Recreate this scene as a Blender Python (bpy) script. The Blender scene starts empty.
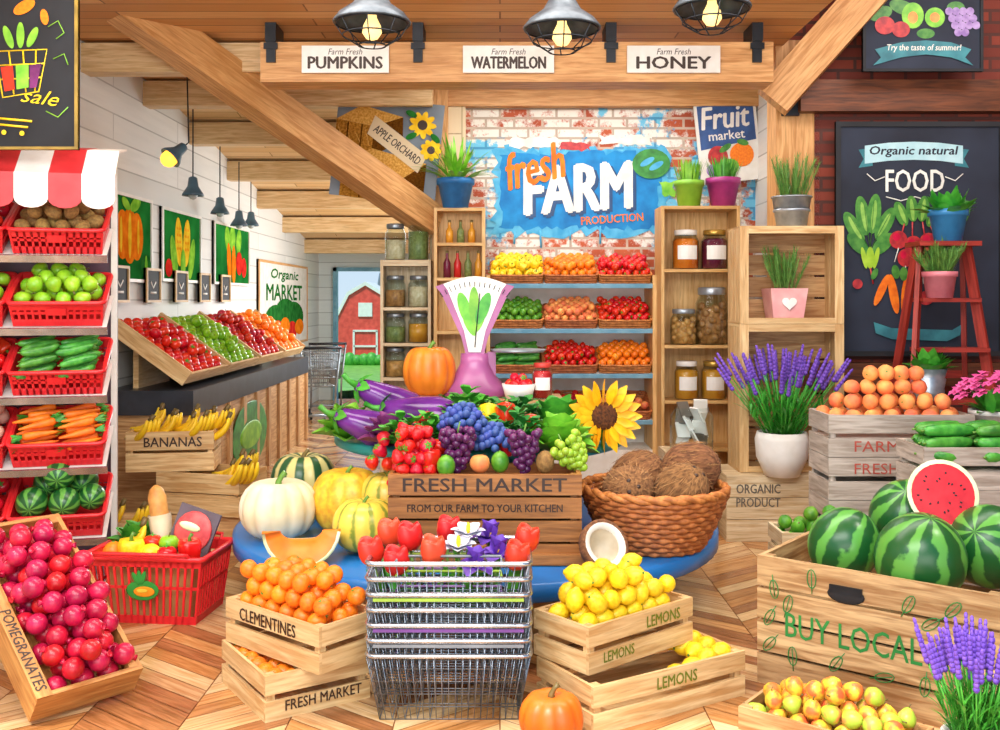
import bpy,math,random
from mathutils import Vector as V, Matrix as Mx, Euler
random.seed(7)
S=bpy.context.scene; COL=S.collection
PI=math.pi; sin=math.sin; cos=math.cos; R=math.radians; rnd=random.uniform
def P(px,py,Y): return V(((px-500)*Y/1000,Y,1.6+(300-py)*Y/1000))
def T(x,y=None,z=None):
    return Mx.Translation(x if y is None else (x,y,z))
def RX(a): return Mx.Rotation(a,4,'X')
def RY(a): return Mx.Rotation(a,4,'Y')
def RZ(a): return Mx.Rotation(a,4,'Z')
def SC(s): return Mx.Scale(s,4)
# ---------------------------------------------------------------- materials
def lin(h):
    h=h.lstrip('#'); o=[]
    for i in (0,2,4):
        c=int(h[i:i+2],16)/255
        o.append(c/12.92 if c<.04 else ((c+.055)/1.055)**2.4)
    return (o[0],o[1],o[2],1)
def newmat(name):
    m=bpy.data.materials.new(name); m.use_nodes=True
    return m,m.node_tree,m.node_tree.nodes['Principled BSDF']
def nd(nt,t,**k):
    x=nt.nodes.new('ShaderNode'+t)
    for a,b in k.items(): x.inputs[a.replace('_',' ')].default_value=b
    return x
def math_(nt,op,a,b=None):
    x=nt.nodes.new('ShaderNodeMath'); x.operation=op
    for i,v in enumerate((a,b)):
        if v is None: continue
        if isinstance(v,(int,float)): x.inputs[i].default_value=v
        else: nt.links.new(v,x.inputs[i])
    return x.outputs[0]
def ramp(nt,fac,lo,hi):
    x=nt.nodes.new('ShaderNodeMapRange'); nt.links.new(fac,x.inputs[0]); x.inputs[1].default_value=lo; x.inputs[2].default_value=hi
    return x.outputs[0]
def mixc(nt,fac,a,b):
    x=nt.nodes.new('ShaderNodeMixRGB'); nt.links.new(fac,x.inputs[0])
    for i,v in ((1,a),(2,b)):
        if isinstance(v,tuple): x.inputs[i].default_value=v
        else: nt.links.new(v,x.inputs[i])
    return x.outputs[0]
def finish(nt,bs,col,rough,metal=0,var=0,bump=0,bsrc=None,spec=.5):
    if var:
        oi=nt.nodes.new('ShaderNodeObjectInfo'); h=nt.nodes.new('ShaderNodeHueSaturation')
        mr=nt.nodes.new('ShaderNodeMapRange'); nt.links.new(oi.outputs['Random'],mr.inputs[0]); mr.inputs[3].default_value=1-var; mr.inputs[4].default_value=1+var
        nt.links.new(mr.outputs[0],h.inputs['Value'])
        mh=nt.nodes.new('ShaderNodeMapRange'); nt.links.new(oi.outputs['Random'],mh.inputs[0]); mh.inputs[3].default_value=.5-var*.08; mh.inputs[4].default_value=.5+var*.08
        nt.links.new(mh.outputs[0],h.inputs['Hue'])
        if isinstance(col,tuple): h.inputs['Color'].default_value=col
        else: nt.links.new(col,h.inputs['Color'])
        col=h.outputs[0]
    if isinstance(col,tuple): bs.inputs['Base Color'].default_value=col
    else: nt.links.new(col,bs.inputs['Base Color'])
    bs.inputs['Roughness'].default_value=rough; bs.inputs['Metallic'].default_value=metal
    bs.inputs['Specular IOR Level'].default_value=spec
    if bump and bsrc:
        b=nd(nt,'Bump',Strength=bump,Distance=.01); nt.links.new(bsrc,b.inputs['Height']); nt.links.new(b.outputs[0],bs.inputs['Normal'])
def mat(name,c1,c2=None,rough=.45,scale=8,metal=0,bump=0,var=0,st=None,uv=False,lo=.35,hi=.65,spec=.5,em=0):
    m,nt,bs=newmat(name); c1=lin(c1); c2=lin(c2) if c2 else tuple(x*.8 for x in c1[:3])+(1,)
    tc=nt.nodes.new('ShaderNodeTexCoord'); src=tc.outputs['UV' if uv else 'Object']
    if st:
        mp=nd(nt,'Mapping',Scale=st); nt.links.new(src,mp.inputs[0]); src=mp.outputs[0]
    n=nd(nt,'TexNoise',Scale=scale,Detail=3.0); nt.links.new(src,n.inputs['Vector'])
    f=ramp(nt,n.outputs[0],lo,hi)
    finish(nt,bs,mixc(nt,f,c1,c2),rough,metal,var,bump,n.outputs[0],spec)
    if em: bs.inputs['Emission Color'].default_value=c1; bs.inputs['Emission Strength'].default_value=em
    return m
def wood(name,c1,c2,rough=.5,var=0,wear=.45):
    m,nt,bs=newmat(name); tc=nt.nodes.new('ShaderNodeTexCoord')
    mp=nd(nt,'Mapping',Scale=(2.2,24,24)); nt.links.new(tc.outputs['UV'],mp.inputs[0])
    n=nd(nt,'TexNoise',Scale=1.6,Detail=5.0,Distortion=.8); nt.links.new(mp.outputs[0],n.inputs['Vector'])
    mp2=nd(nt,'Mapping',Scale=(.5,1.2,1)); nt.links.new(tc.outputs['UV'],mp2.inputs[0])
    n2=nd(nt,'TexNoise',Scale=1.0,Detail=1.0); nt.links.new(mp2.outputs[0],n2.inputs['Vector'])
    c=mixc(nt,ramp(nt,n.outputs[0],.36,.66),lin(c1),lin(c2))
    mp3=nd(nt,'Mapping',Scale=(5,60,60)); nt.links.new(tc.outputs['UV'],mp3.inputs[0])
    n3=nd(nt,'TexNoise',Scale=1.3,Detail=3.0); nt.links.new(mp3.outputs[0],n3.inputs['Vector'])
    dk=tuple(x*.62 for x in lin(c2)[:3])+(1,)
    c=mixc(nt,math_(nt,'MULTIPLY',ramp(nt,n2.outputs[0],.35,.7),wear),c,tuple(x*.75 for x in lin(c2)[:3])+(1,))
    c=mixc(nt,math_(nt,'MULTIPLY',ramp(nt,n3.outputs[0],.55,.75),.6),c,dk)
    finish(nt,bs,c,rough,0,var,.2,n.outputs[0]); return m
def brick(name,c1,c2,mo,bw,bh,ms,axes,rough=.8,bump=.5,paint=None,off=.5,ns=4,gs=None):
    m,nt,bs=newmat(name); tc=nt.nodes.new('ShaderNodeTexCoord')
    sp=nt.nodes.new('ShaderNodeSeparateXYZ'); nt.links.new(tc.outputs['Object'],sp.inputs[0]); cb=nt.nodes.new('ShaderNodeCombineXYZ')
    for i,a in enumerate(axes): nt.links.new(sp.outputs['xyz'.index(a)],cb.inputs[i])
    br=nd(nt,'TexBrick',Color1=lin(c1),Color2=lin(c2),Mortar=lin(mo)); br.offset=off
    for a,b in (('Scale',1),('Mortar Size',ms),('Brick Width',bw),('Row Height',bh),('Mortar Smooth',.1)): br.inputs[a].default_value=b
    nt.links.new(cb.outputs[0],br.inputs['Vector'])
    gsrc=tc.outputs['Object']
    if gs:
        mg=nd(nt,'Mapping',Scale=gs); nt.links.new(gsrc,mg.inputs[0]); gsrc=mg.outputs[0]
    n=nd(nt,'TexNoise',Scale=float(ns),Detail=5.0); nt.links.new(gsrc,n.inputs['Vector'])
    c=mixc(nt,math_(nt,'MULTIPLY',ramp(nt,n.outputs[0],.4,.75),.55),br.outputs[0],lin(c2))
    if paint:
        n2=nd(nt,'TexNoise',Scale=2.3,Detail=9.0,Roughness=.75); nt.links.new(tc.outputs['Object'],n2.inputs['Vector'])
        z=math_(nt,'MULTIPLY',math_(nt,'SUBTRACT',sp.outputs[2],2.45),.08)
        c=mixc(nt,ramp(nt,math_(nt,'ADD',n2.outputs[0],z),.485,.55),c,mixc(nt,br.outputs['Fac'],lin(paint),lin('#b9a99a')))
        mp=nd(nt,'Mapping',Location=(4,2,7)); nt.links.new(tc.outputs['Object'],mp.inputs[0])
        n3=nd(nt,'TexNoise',Scale=2.2,Detail=9.0,Roughness=.7); nt.links.new(mp.outputs[0],n3.inputs['Vector'])
        z2=math_(nt,'MULTIPLY',math_(nt,'ABSOLUTE',math_(nt,'SUBTRACT',sp.outputs[2],2.65)),-.2)
        c=mixc(nt,ramp(nt,math_(nt,'ADD',n3.outputs[0],z2),.46,.5),c,mixc(nt,br.outputs['Fac'],lin('#6fc3e6'),lin('#4796c4')))
    finish(nt,bs,c,rough,0,0,bump,math_(nt,'SUBTRACT',1,br.outputs['Fac'])); return m
def stripes(name,c1,c2,n,wob=1.2,lo=-.2,hi=.3,rough=.3,scale=9,c3=None):
    m,nt,bs=newmat(name); tc=nt.nodes.new('ShaderNodeTexCoord'); sp=nt.nodes.new('ShaderNodeSeparateXYZ'); nt.links.new(tc.outputs['Object'],sp.inputs[0])
    a=math_(nt,'MULTIPLY',math_(nt,'ARCTAN2',sp.outputs[1],sp.outputs[0]),float(n))
    no=nd(nt,'TexNoise',Scale=float(scale),Detail=4.0); nt.links.new(tc.outputs['Object'],no.inputs['Vector'])
    s=math_(nt,'SINE',math_(nt,'ADD',a,math_(nt,'MULTIPLY',no.outputs[0],wob*4)))
    c=mixc(nt,ramp(nt,math_(nt,'ADD',s,math_(nt,'MULTIPLY',math_(nt,'SUBTRACT',no.outputs[0],.5),1.5)),lo,hi),lin(c1),lin(c2))
    finish(nt,bs,c,rough,var=.06); return m
def glassmat(name,tint='#eef6f6',f=.16):
    m=bpy.data.materials.new(name); m.use_nodes=True; nt=m.node_tree; nt.nodes.clear()
    o=nt.nodes.new('ShaderNodeOutputMaterial'); a=nd(nt,'BsdfTransparent',Color=lin(tint)); b=nd(nt,'BsdfGlossy',Roughness=.05)
    l=nd(nt,'LayerWeight',Blend=f); x=nt.nodes.new('ShaderNodeMixShader')
    nt.links.new(l.outputs['Facing'],x.inputs[0]); nt.links.new(a.outputs[0],x.inputs[1]); nt.links.new(b.outputs[0],x.inputs[2]); nt.links.new(x.outputs[0],o.inputs[0]); return m
def flat(name,c1,c2=None,scale=10): return mat(name,c1,c2,rough=1,scale=scale,spec=0)
W_CR=wood('pine_crate_wood','#efcf98','#c99a60'); W_PALE=wood('pale_crate_wood','#ead8b4','#c6a678'); W_GREY=wood('weathered_crate_wood','#d8ccc0','#a09082')
W_BEAM=wood('beam_wood','#ebb678','#c08446'); W_DARK=wood('dark_beam_wood','#7e4626','#522c18'); W_SHELF=wood('shelf_wood','#eec584','#cc9852'); W_MKT=wood('market_crate_wood','#bd7c40','#855224')
W_OLD=wood('old_crate_wood','#dcb27c','#aa7644'); W_WORN=wood('worn_crate_wood','#e0bc88','#9a6c3e',wear=.75); W_RED=wood('red_painted_wood','#b93c2e','#84241b'); W_LEAN=wood('honey_crate_wood','#d99f58','#ac6c30')
WHITE=mat('white_paint','#f2f0eb','#e6e2da'); BLACK=mat('black_board','#17181c','#23252b',rough=.7,scale=3); NAVY=mat('chalkboard_navy','#1d2230','#2c3446',rough=.8,scale=2)
INK=mat('dark_ink','#3a2418'); INKR=mat('faded_red_ink','#bf5648','#a84438'); INKG=mat('green_ink','#2c8f40','#24803a'); INKY=mat('olive_ink','#6f7d1e'); GREY=mat('grey_metal','#9aa2a8','#7d858c',rough=.35,metal=.7); SHADE=mat('aged_metal','#5e666e','#454c54',rough=.38,metal=.4,scale=14)
CHROME=mat('chrome_wire','#c6ccd4','#a2aab4',rough=.25,metal=.9); IRON=mat('black_iron','#2b2f36','#1e2126',rough=.45,metal=.5); REDP=mat('red_plastic','#ea2c30','#d61e26',rough=.35,scale=3)
GOLD=mat('gold_paint','#a88a3a','#7c6426'); GREEN=mat('leaf_green','#5ab038','#348c28',scale=14,var=.12); LIME=mat('lime_leaf','#94d440','#5eae2a',scale=10,var=.1); DKGREEN=mat('dark_leaf','#3c963c','#26702c',scale=14,var=.1)
SAGE=mat('sage_leaf','#7cae50','#528a3c',scale=20); STEM=mat('brown_stem','#7d6a35','#5e4a24'); GSTEM=mat('green_stem','#6d9a3a','#4c7a28')
BLUE=mat('table_blue','#1f79c4','#1764a8',rough=.3,scale=2); TEAL=mat('table_teal','#3aa9a0','#2a8f8c',rough=.35,scale=2); PINK=mat('scale_mauve','#b3659c','#94497c',rough=.28,scale=3)
ORANGE=mat('orange_skin','#ff8e1c','#f27810',rough=.4,scale=60,bump=.1,var=.08); LEMON=mat('lemon_skin','#fcdc28','#f2c010',rough=.4,scale=50,bump=.1,var=.07)
POM=mat('pomegranate_skin','#e02046','#a80e30',rough=.3,scale=9,var=.12); REDA=mat('red_apple_skin','#e0242a','#b0121c',rough=.25,scale=9,var=.12); TOM=mat('tomato_skin','#e92e1e','#d01c12',rough=.22,var=.08)
GRA=mat('green_apple_skin','#a0d02a','#78b422',rough=.3,scale=8,var=.1); PEACH=mat('peach_skin','#f8ae5e','#ec7448',rough=.6,scale=9,var=.1); PEAR=mat('pear_skin','#e6c03a','#dc6c34',rough=.4,scale=16,var=.12,lo=.45,hi=.6); PEARG=mat('green_blush_skin','#a8c43c','#d8904a',rough=.4,scale=14,var=.12,lo=.5,hi=.65)
KIWI=mat('kiwi_skin','#a07a40','#7c5a2e',rough=.8,scale=60,bump=.3,var=.12); LIMEF=mat('lime_skin','#6fae2c','#3f8420',rough=.4,scale=14,var=.12); CARROT=mat('carrot_skin','#ff861a','#e8640e',rough=.5,scale=18,var=.08)
CUKE=mat('cucumber_skin','#58a83c','#2d7628',rough=.35,scale=22,var=.12); POTATO=mat('potato_skin','#e4b49a','#cc8e78',rough=.7,scale=14,var=.12); BANANA=mat('banana_skin','#fcd628','#ecba18',rough=.45,scale=9,var=.06)
EGG=mat('eggplant_skin','#7a3596','#4e1c68',rough=.15,scale=5); STRAW=mat('strawberry_skin','#e81e2a','#c40e1e',rough=.3,scale=40,bump=.4,var=.08); GRAPE=mat('purple_grape','#7a3070','#4a1c48',rough=.25,var=.2); GGRAPE=mat('green_grape','#b7d548','#8eb82e',rough=.25,var=.1)
BLUEB=mat('blueberry_skin','#4968b4','#2c4284',rough=.5,var=.15); COCO=mat('coconut_husk','#94663e','#5f3d22',rough=.95,scale=16,st=(4,4,1.0),bump=.4,var=.1); FIBRE=mat('coconut_fibre','#b98a58','#8a5e36',rough=.95,scale=20); CFLESH=mat('coconut_flesh','#f4f0e6','#e6dccb'); CINN=mat('coconut_hollow_shade','#d9cdb6','#c4b498'); WICK=mat('wicker','#c97a3e','#985224',rough=.6,scale=30,var=.1)
PUMP=mat('pumpkin_skin','#f49028','#dc6c18',rough=.4,scale=5); PUMPD=mat('deep_pumpkin_skin','#ea761a','#d05810',rough=.4,scale=5); PUMPW=mat('white_pumpkin_skin','#f3eacc','#dccc9c',rough=.4,scale=4)
MELS=stripes('striped_melon_skin','#f0cb4e','#8a9434',10,.35,lo=.45,hi=.95,scale=22); MELN=mat('ribbed_melon_skin','#f8c838','#e6a228',rough=.4,scale=30,bump=.25); SQUASH=stripes('striped_squash_skin','#2f5a34','#e0d288',10,.4); WM=stripes('watermelon_skin','#185423','#5d9f40',8,1.5,lo=0,hi=.45,scale=9); WMF=mat('watermelon_flesh','#e2242f','#c91626',scale=20); WMW=mat('melon_rind_white','#f3f2cf','#d9e8a8')
GLASS=glassmat('jar_glass'); SOIL=mat('soil','#4a3122','#2f1e14',rough=.9,scale=40); LAV=mat('lavender_flower','#8a60d2','#643cb0',rough=.7,scale=50); STEEL=mat('galvanised_steel','#b9c2cb','#98a2ac',rough=.35,metal=.6,scale=12)
# ---------------------------------------------------------------- mesh builder
class MB:
    def __init__(s): s.v=[];s.f=[];s.u=[];s.m=[];s.s=[]
    def add(s,vs,fs,m=0,sm=True,uv=None):
        o=len(s.v); s.v+=[tuple(p) for p in vs]
        for i,f in enumerate(fs):
            s.f.append([o+k for k in f]); s.m.append(m); s.s.append(sm); s.u.append(uv[i] if uv else None)
        return s
    def box(s,c,d,M=None,m=0):
        c=V(c); h=[x/2 for x in d]; L=max(range(3),key=lambda i:d[i]); ou,ov=rnd(0,50),rnd(0,50); vs=[]
        for i in range(8): vs.append(V(((i&1)*2-1,((i>>1)&1)*2-1,((i>>2)&1)*2-1)))
        ps=[V((a.x*h[0],a.y*h[1],a.z*h[2])) for a in vs]
        fs=[(0,2,6,4),(1,5,7,3),(0,4,5,1),(2,3,7,6),(0,1,3,2),(4,6,7,5)]; uv=[]
        for k,f in enumerate(fs):
            n=k//2; ax=[a for a in range(3) if a!=n]
            if L in ax: a=L; b=[q for q in ax if q!=L][0]
            else: a,b=ax
            uv.append([(ps[i][a]+ou,ps[i][b]+ov+n*.37) for i in f])
        ps=[p+c for p in ps]
        if M: ps=[M@p for p in ps]
        return s.add(ps,fs,m,False,uv)
    def tube(s,pts,r,n=8,m=0,cl=False):
        pts=[V(p) for p in pts]; N=len(pts); vs=[]; ref=None
        for i,p in enumerate(pts):
            a=pts[(i-1)%N] if cl or i>0 else p; b=pts[(i+1)%N] if cl or i<N-1 else p
            t=(b-a).normalized()
            if ref is None: ref=t.orthogonal().normalized()
            ref=(ref-t*ref.dot(t)).normalized(); q=t.cross(ref); rr=r[i] if isinstance(r,(list,tuple)) else r
            vs+=[p+(ref*cos(2*PI*k/n)+q*sin(2*PI*k/n))*rr for k in range(n)]
        fs=[]
        for i in range(N if cl else N-1):
            j=(i+1)%N
            fs+=[(i*n+k,i*n+(k+1)%n,j*n+(k+1)%n,j*n+k) for k in range(n)]
        if not cl: fs+=[tuple(range(n))[::-1],tuple((N-1)*n+k for k in range(n))]
        return s.add(vs,fs,m)
    def lathe(s,pr,n=16,M=None,rib=None,m=0,sx=1,sy=1):
        vs=[];rows=[];fs=[]
        for (r,z) in pr:
            if r<1e-5: rows.append([len(vs)]); vs.append(V((0,0,z)))
            else:
                rows.append(list(range(len(vs),len(vs)+n)))
                for k in range(n):
                    a=2*PI*k/n; q=r*(rib(a,z) if rib else 1); vs.append(V((q*cos(a)*sx,q*sin(a)*sy,z)))
        for A,B in zip(rows,rows[1:]):
            for k in range(n):
                k2=(k+1)%n
                if len(A)==1 and len(B)==1: continue
                if len(A)==1: fs.append((A[0],B[k2],B[k]))
                elif len(B)==1: fs.append((A[k],A[k2],B[0]))
                else: fs.append((A[k],A[k2],B[k2],B[k]))
        if M: vs=[M@p for p in vs]
        return s.add(vs,fs,m)
    def blob(s,c,r,n=10,k=7,m=0,M=None):
        rx,ry,rz=r if isinstance(r,(tuple,list)) else (r,r,r)
        Q=T(c) if M is None else M@T(c)
        return s.lathe([(sin(PI*i/k),-cos(PI*i/k)*rz) for i in range(k+1)],n,Q,None,m,rx,ry)
    def leaf(s,p,d,L,W,droop=.3,m=0,seg=4,cup=.2,roll=0):
        p=V(p); d=V(d).normalized(); u=d.cross(V((0,0,1)))
        if u.length<.05: u=V((1,0,0))
        u.normalize()
        if roll: u=Mx.Rotation(roll,3,d)@u
        n=u.cross(d); vs=[];fs=[]
        for i in range(seg+1):
            t=i/seg; c=p+d*L*t-V((0,0,droop*L*t*t)); w=W/2*max(sin(PI*(t*.92+.06)),.03)**.8
            vs+=[c-u*w+n*cup*w,c,c+u*w+n*cup*w]
        for i in range(seg):
            a=i*3; fs+=[(a,a+1,a+4,a+3),(a+1,a+2,a+5,a+4)]
        return s.add(vs,fs,m)
    def poly(s,pts,m=0): return s.add(pts,[tuple(range(len(pts)))],m,False)
    def slab(s,pts,d,m=0):
        pts=[V(p) for p in pts]; d=V(d); n=len(pts)
        return s.add(pts+[p+d for p in pts],[tuple(range(n)),tuple(range(2*n-1,n-1,-1))]+[(i,n+i,n+(i+1)%n,(i+1)%n) for i in range(n)],m,False)
    def warp(s,f): s.v=[tuple(f(V(p))) for p in s.v]; return s
    def mesh(s,name,mats):
        if not isinstance(mats,(list,tuple)): mats=[mats]
        me=bpy.data.meshes.new(name); me.from_pydata(s.v,[],s.f)
        for q in mats: me.materials.append(q)
        me.polygons.foreach_set('material_index',s.m); me.polygons.foreach_set('use_smooth',s.s)
        if any(s.u):
            l=me.uv_layers.new(name='UVMap').data; i=0
            for f,u in zip(s.f,s.u):
                for k in range(len(f)):
                    if u: l[i].uv=u[k]
                    i+=1
        me.update(); return me
def ob(name,me,par=None,M=None):
    o=bpy.data.objects.new(name,me); COL.objects.link(o)
    if par: o.parent=par
    if M: o.matrix_basis=M
    return o
def tag(o,label,cat,group=None):
    o['label']=label; o['category']=cat
    if group: o['group']=group
    return o
def thing(name,label,cat,M=None,group=None):
    o=ob(name,None,None,M); o.empty_display_size=.1; return tag(o,label,cat,group)
def part(par,name,b,mats,M=None,label=None):
    o=ob(name,b.mesh(name,mats) if isinstance(b,MB) else b,par,M)
    if label: o['label']=label
    return o
def solo(name,label,cat,b,mats,M=None,group=None): return tag(ob(name,b.mesh(name,mats),None,M),label,cat,group)
def struct(name,b,mats,par=None):
    o=ob(name,b.mesh(name,mats),par)
    if not par: o['kind']='structure'
    return o
class Proto:
    def __init__(s,name,cat,root,*parts): s.name=name;s.cat=cat;s.root=root;s.parts=parts
    def put(s,M,label,group=None):
        o=ob(s.name,s.root,None,M); tag(o,label,s.cat,group)
        if not s.root: o.empty_display_size=.05
        for p in s.parts:
            c=ob(p[0],p[1],o,p[2] if len(p)>2 else None)
            if len(p)>3:
                for q in p[3]: ob(q[0],q[1],c)
        return o
def txt(body,w,h=None,shear=0,bold=0,mt=INK):
    cu=bpy.data.curves.new('lettering','FONT'); cu.body=body; cu.size=1; cu.shear=shear; cu.resolution_u=2; cu.align_x='CENTER'
    o=bpy.data.objects.new('t',cu); COL.objects.link(o); me=bpy.data.meshes.new_from_object(o.evaluated_get(bpy.context.evaluated_depsgraph_get()))
    bpy.data.objects.remove(o); bpy.data.curves.remove(cu)
    xs=[v.co.x for v in me.vertices]; ys=[v.co.y for v in me.vertices]; sx=w/(max(xs)-min(xs)); sy=h/(max(ys)-min(ys)) if h else sx
    cx=(max(xs)+min(xs))/2; cy=(max(ys)+min(ys))/2
    vs=[V(((v.co.x-cx)*sx,0,(v.co.y-cy)*sy)) for v in me.vertices]; fs=[tuple(p.vertices) for p in me.polygons]; b=MB(); hh=(max(ys)-min(ys))*sy
    bpy.data.meshes.remove(me)
    for i,(dx,dz) in enumerate(((0,0),(1,0),(-1,0),(0,.6),(0,-.6)) if bold else ((0,0),)): b.add([p+V((dx*bold*hh,-.00003*i,dz*bold*hh)) for p in vs],fs,0,False)
    return b.mesh('lettering',mt)
class Board:   # a flat sign; drawings are laid on its face in thin layers
    def __init__(s,name,label,cat,x0,y0,x1,y1,Y,m,fm=None,fw=.03,th=.02,tilt=0,M=None,k=None,group=None):
        s.k=k or Y/1000; s.c=((x0+x1)/2,(y0+y1)/2); s.n=0; s.th=th; w=abs(x1-x0)*s.k; h=abs(y1-y0)*s.k; s.w=w; s.h=h
        s.o=thing(name,label,cat,(M or T(P(s.c[0],s.c[1],Y)))@RY(tilt),group)
        part(s.o,'board',MB().box((0,0,0),(w,th,h)),m)
        if fm:
            b=MB()
            for sg in (-1,1): b.box((0,-.006,sg*(h/2-fw/2)),(w,th+.012,fw)); b.box((sg*(w/2-fw/2),-.006,0),(fw,th+.012,h-2*fw))
            part(s.o,'frame',b,fm)
    def q(s,x,y): return V(((x-s.c[0])*s.k,0,(s.c[1]-y)*s.k))
    def lay(s): s.n+=1; return T(0,-s.th/2-.0012*s.n-.001,0)
    def el(s,name,m,*es):
        b=MB()
        for i,e in enumerate(es):
            x,y,rx,ry=e[:4]; a=R(e[4]) if len(e)>4 else 0; c=s.q(x,y); pts=[]
            for j in range(20):
                t=2*PI*j/20; u,w=cos(t)*rx*s.k,sin(t)*ry*s.k; pts.append(c+V((u*cos(a)-w*sin(a),-.00004*i,u*sin(a)+w*cos(a))))
            b.poly(pts)
        return part(s.o,name,b,m,s.lay())
    def pg(s,name,m,*ps):
        b=MB()
        for p in ps: b.poly([s.q(*a) for a in p])
        return part(s.o,name,b,m,s.lay())
    def ln(s,name,m,w,*ps):
        b=MB()
        for p in ps: b.tube([s.q(*a) for a in p],w*s.k/2,5)
        b.warp(lambda p:V((p.x,p.y*.1,p.z))); return part(s.o,name,b,m,s.lay())
    def tx(s,body,x,y,w,h,m,rot=0,shear=0,bold=.02): return part(s.o,'lettering',txt(body,w*s.k,h*s.k if h else None,shear,bold,m),None,s.lay()@T(s.q(x,y))@RY(-R(rot)))
# ---------------------------------------------------------------- room
def boxes(*bs):
    b=MB()
    for q in bs: b.box(*q)
    return b
fb=MB(); cw,ph=.4,.115
FL=[wood('floor_wood_'+n,a,c,rough=.14) for n,a,c in (('honey','#dba369','#b87c44'),('amber','#ca8e56','#a46a36'),('pale','#ecc898','#d0a46c'),('brown','#b0744a','#8a5630'),('tan','#deb684','#ba8656'))]
fb.box((.4,9,-.03),(9,16,.05),m=3)
for i in range(21):
    x0=-4+i*cw
    for j in range(148):
        y=.6+j*ph; d=cw*.75 if i%2 else -cw*.75; g=.0025; ou,ov=rnd(0,50),rnd(0,50)
        fb.add([(x0+g,y+g,0),(x0+cw-g,y+d+g,0),(x0+cw-g,y+d+ph-g,0),(x0+g,y+ph-g,0)],[(0,1,2,3)],random.choice((0,0,1,2,2,3,4,4)),False,[[(ou,ov),(ou+.5,ov),(ou+.5,ov+.1),(ou,ov+.1)]])
struct('floor',fb,FL)
PLC=brick('ceiling_planks','#e6b276','#c58648','#855a32',2.4,.16,.006,'xyz',.6,.3,gs=(.5,7,7)); PLK=brick('corridor_ceiling_planks','#efd0a0','#d8ae74','#a8824e',2.4,.16,.006,'xyz',.6,.3,gs=(.5,7,7)); WPL=brick('white_wall_planks','#ecece8','#dadbd7','#aeaeaa',3,.2,.006,'yzx',.6,.3,gs=(6,.5,6)); WPX=brick('white_back_planks','#e6eeec','#d5e0de','#a6b0ae',3,.2,.006,'xzy',.6,.3,gs=(.5,6,6))
BRR=brick('dark_red_brick','#94402e','#6a2c22','#50322c',.24,.085,.012,'xzy'); BRM=brick('painted_brick','#c8623c','#a2452a','#cdbba8',.24,.085,.011,'xzy',paint='#ece8e0')
CREAM=brick('cream_vertical_planks','#ecdcc0','#dcc7a2','#a89270',3,.16,.006,'zxy',.6,.3,gs=(6,6,.5))
struct('ceiling',boxes(((-.8,5.3,3.45),(5.6,6.5,.1))),PLC); struct('ceiling_right',boxes(((3.2,5.3,4.45),(2.4,6.5,.1)),((1.97,5.3,3.95),(.06,6.5,1.0))),PLC)
c2=MB().slab([(-2.95,8.5,3.4),(-.5,8.5,3.4),(-.5,16.1,2.35),(-2.95,16.1,2.35)],(0,0,.1)); struct('ceiling_corridor',c2,PLK)
struct('wall_left',boxes(((-2.95,11.2,1.75),(.1,9.8,3.5))),WPL); struct('wall_left_front',boxes(((-3.55,4.2,1.75),(.1,4.4,3.5))),WPL); struct('wall_left_return',boxes(((-3.25,6.35,1.75),(.5,.1,3.5))),WPX)
DX0,DX1,DH=-2.66,-1.84,2.12
struct('wall_back',boxes((((-2.95+DX0)/2,16.05,1.25),(DX0+2.95,.1,2.5)),(((DX1-.4)/2,16.05,1.25),(-.4-DX1,.1,2.5)),(((DX0+DX1)/2,16.05,(DH+2.5)/2),(DX1-DX0,.1,2.5-DH))),WPX)
struct('wall_mural',boxes(((.9,8.56,1.72),(2.8,.12,3.44))),BRM); struct('wall_side',boxes(((2.22,7.8,1.72),(.1,1.4,3.44))),WPL)
struct('wall_right',boxes(((3.2,7.15,2.25),(2.4,.1,4.5))),BRR); struct('wall_far_right',boxes(((4.3,4.6,2.25),(.1,5.2,4.5))),BRR); struct('wall_post_panel',boxes(((-.44,8.46,1.72),(.3,.08,3.44))),CREAM); struct('wall_corridor_right',boxes(((-.5,12.3,1.5),(.08,7.5,3))),WPL)
dr=boxes(((DX0+.03,16,DH/2),(.06,.16,DH)),((DX1-.03,16,DH/2),(.06,.16,DH)),(((DX0+DX1)/2,16,DH-.03),(DX1-DX0,.16,.06)))
struct('door_1',dr,mat('pale_blue_paint','#7fb7cf','#5f9cb8'))
tn=[0]
def trim(b,m=W_BEAM): tn[0]+=1; return struct('trim_%d'%tn[0],b,m)
def beam(p0,p1,w,h):
    p0=V(p0);p1=V(p1);d=(p1-p0); Q=d.to_track_quat('X','Z').to_matrix().to_4x4()
    return MB().box((d.length/2,0,0),(d.length,w,h),T(p0)@Q)
trim(boxes(((.11,6.63,3.15),(3.34,.24,.26))))
CBW=wood('corridor_beam_wood','#efd2a2','#cca46c')
for q in (7.0,8.2,9.4,10.7,12.0,13.4,14.9):
    z=3.4 if q<8.5 else 3.4-(q-8.5)*1.05/7.6
    trim(boxes(((-1.75,q,z-.12),(2.4,.16,.2))),CBW)
trim(beam(P(60,-40,6.15),P(432,222,8.3),.22,.24))
trim(boxes(((2.09,7.2,1.72),(.27,.24,3.44)))); trim(beam(P(772,102,6.95),P(885,-25,6.8),.2,.25))
trim(boxes(((.85,8.44,3.3),(2.9,.1,.14)))); trim(boxes(((-.5,8.38,1.7),(.13,.12,3.4))))
trim(boxes(((3.2,7.05,3.03),(2.2,.14,.22))),W_DARK); trim(boxes(((3.2,7.05,1.08),(2.2,.14,.16))),W_DARK)
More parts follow.
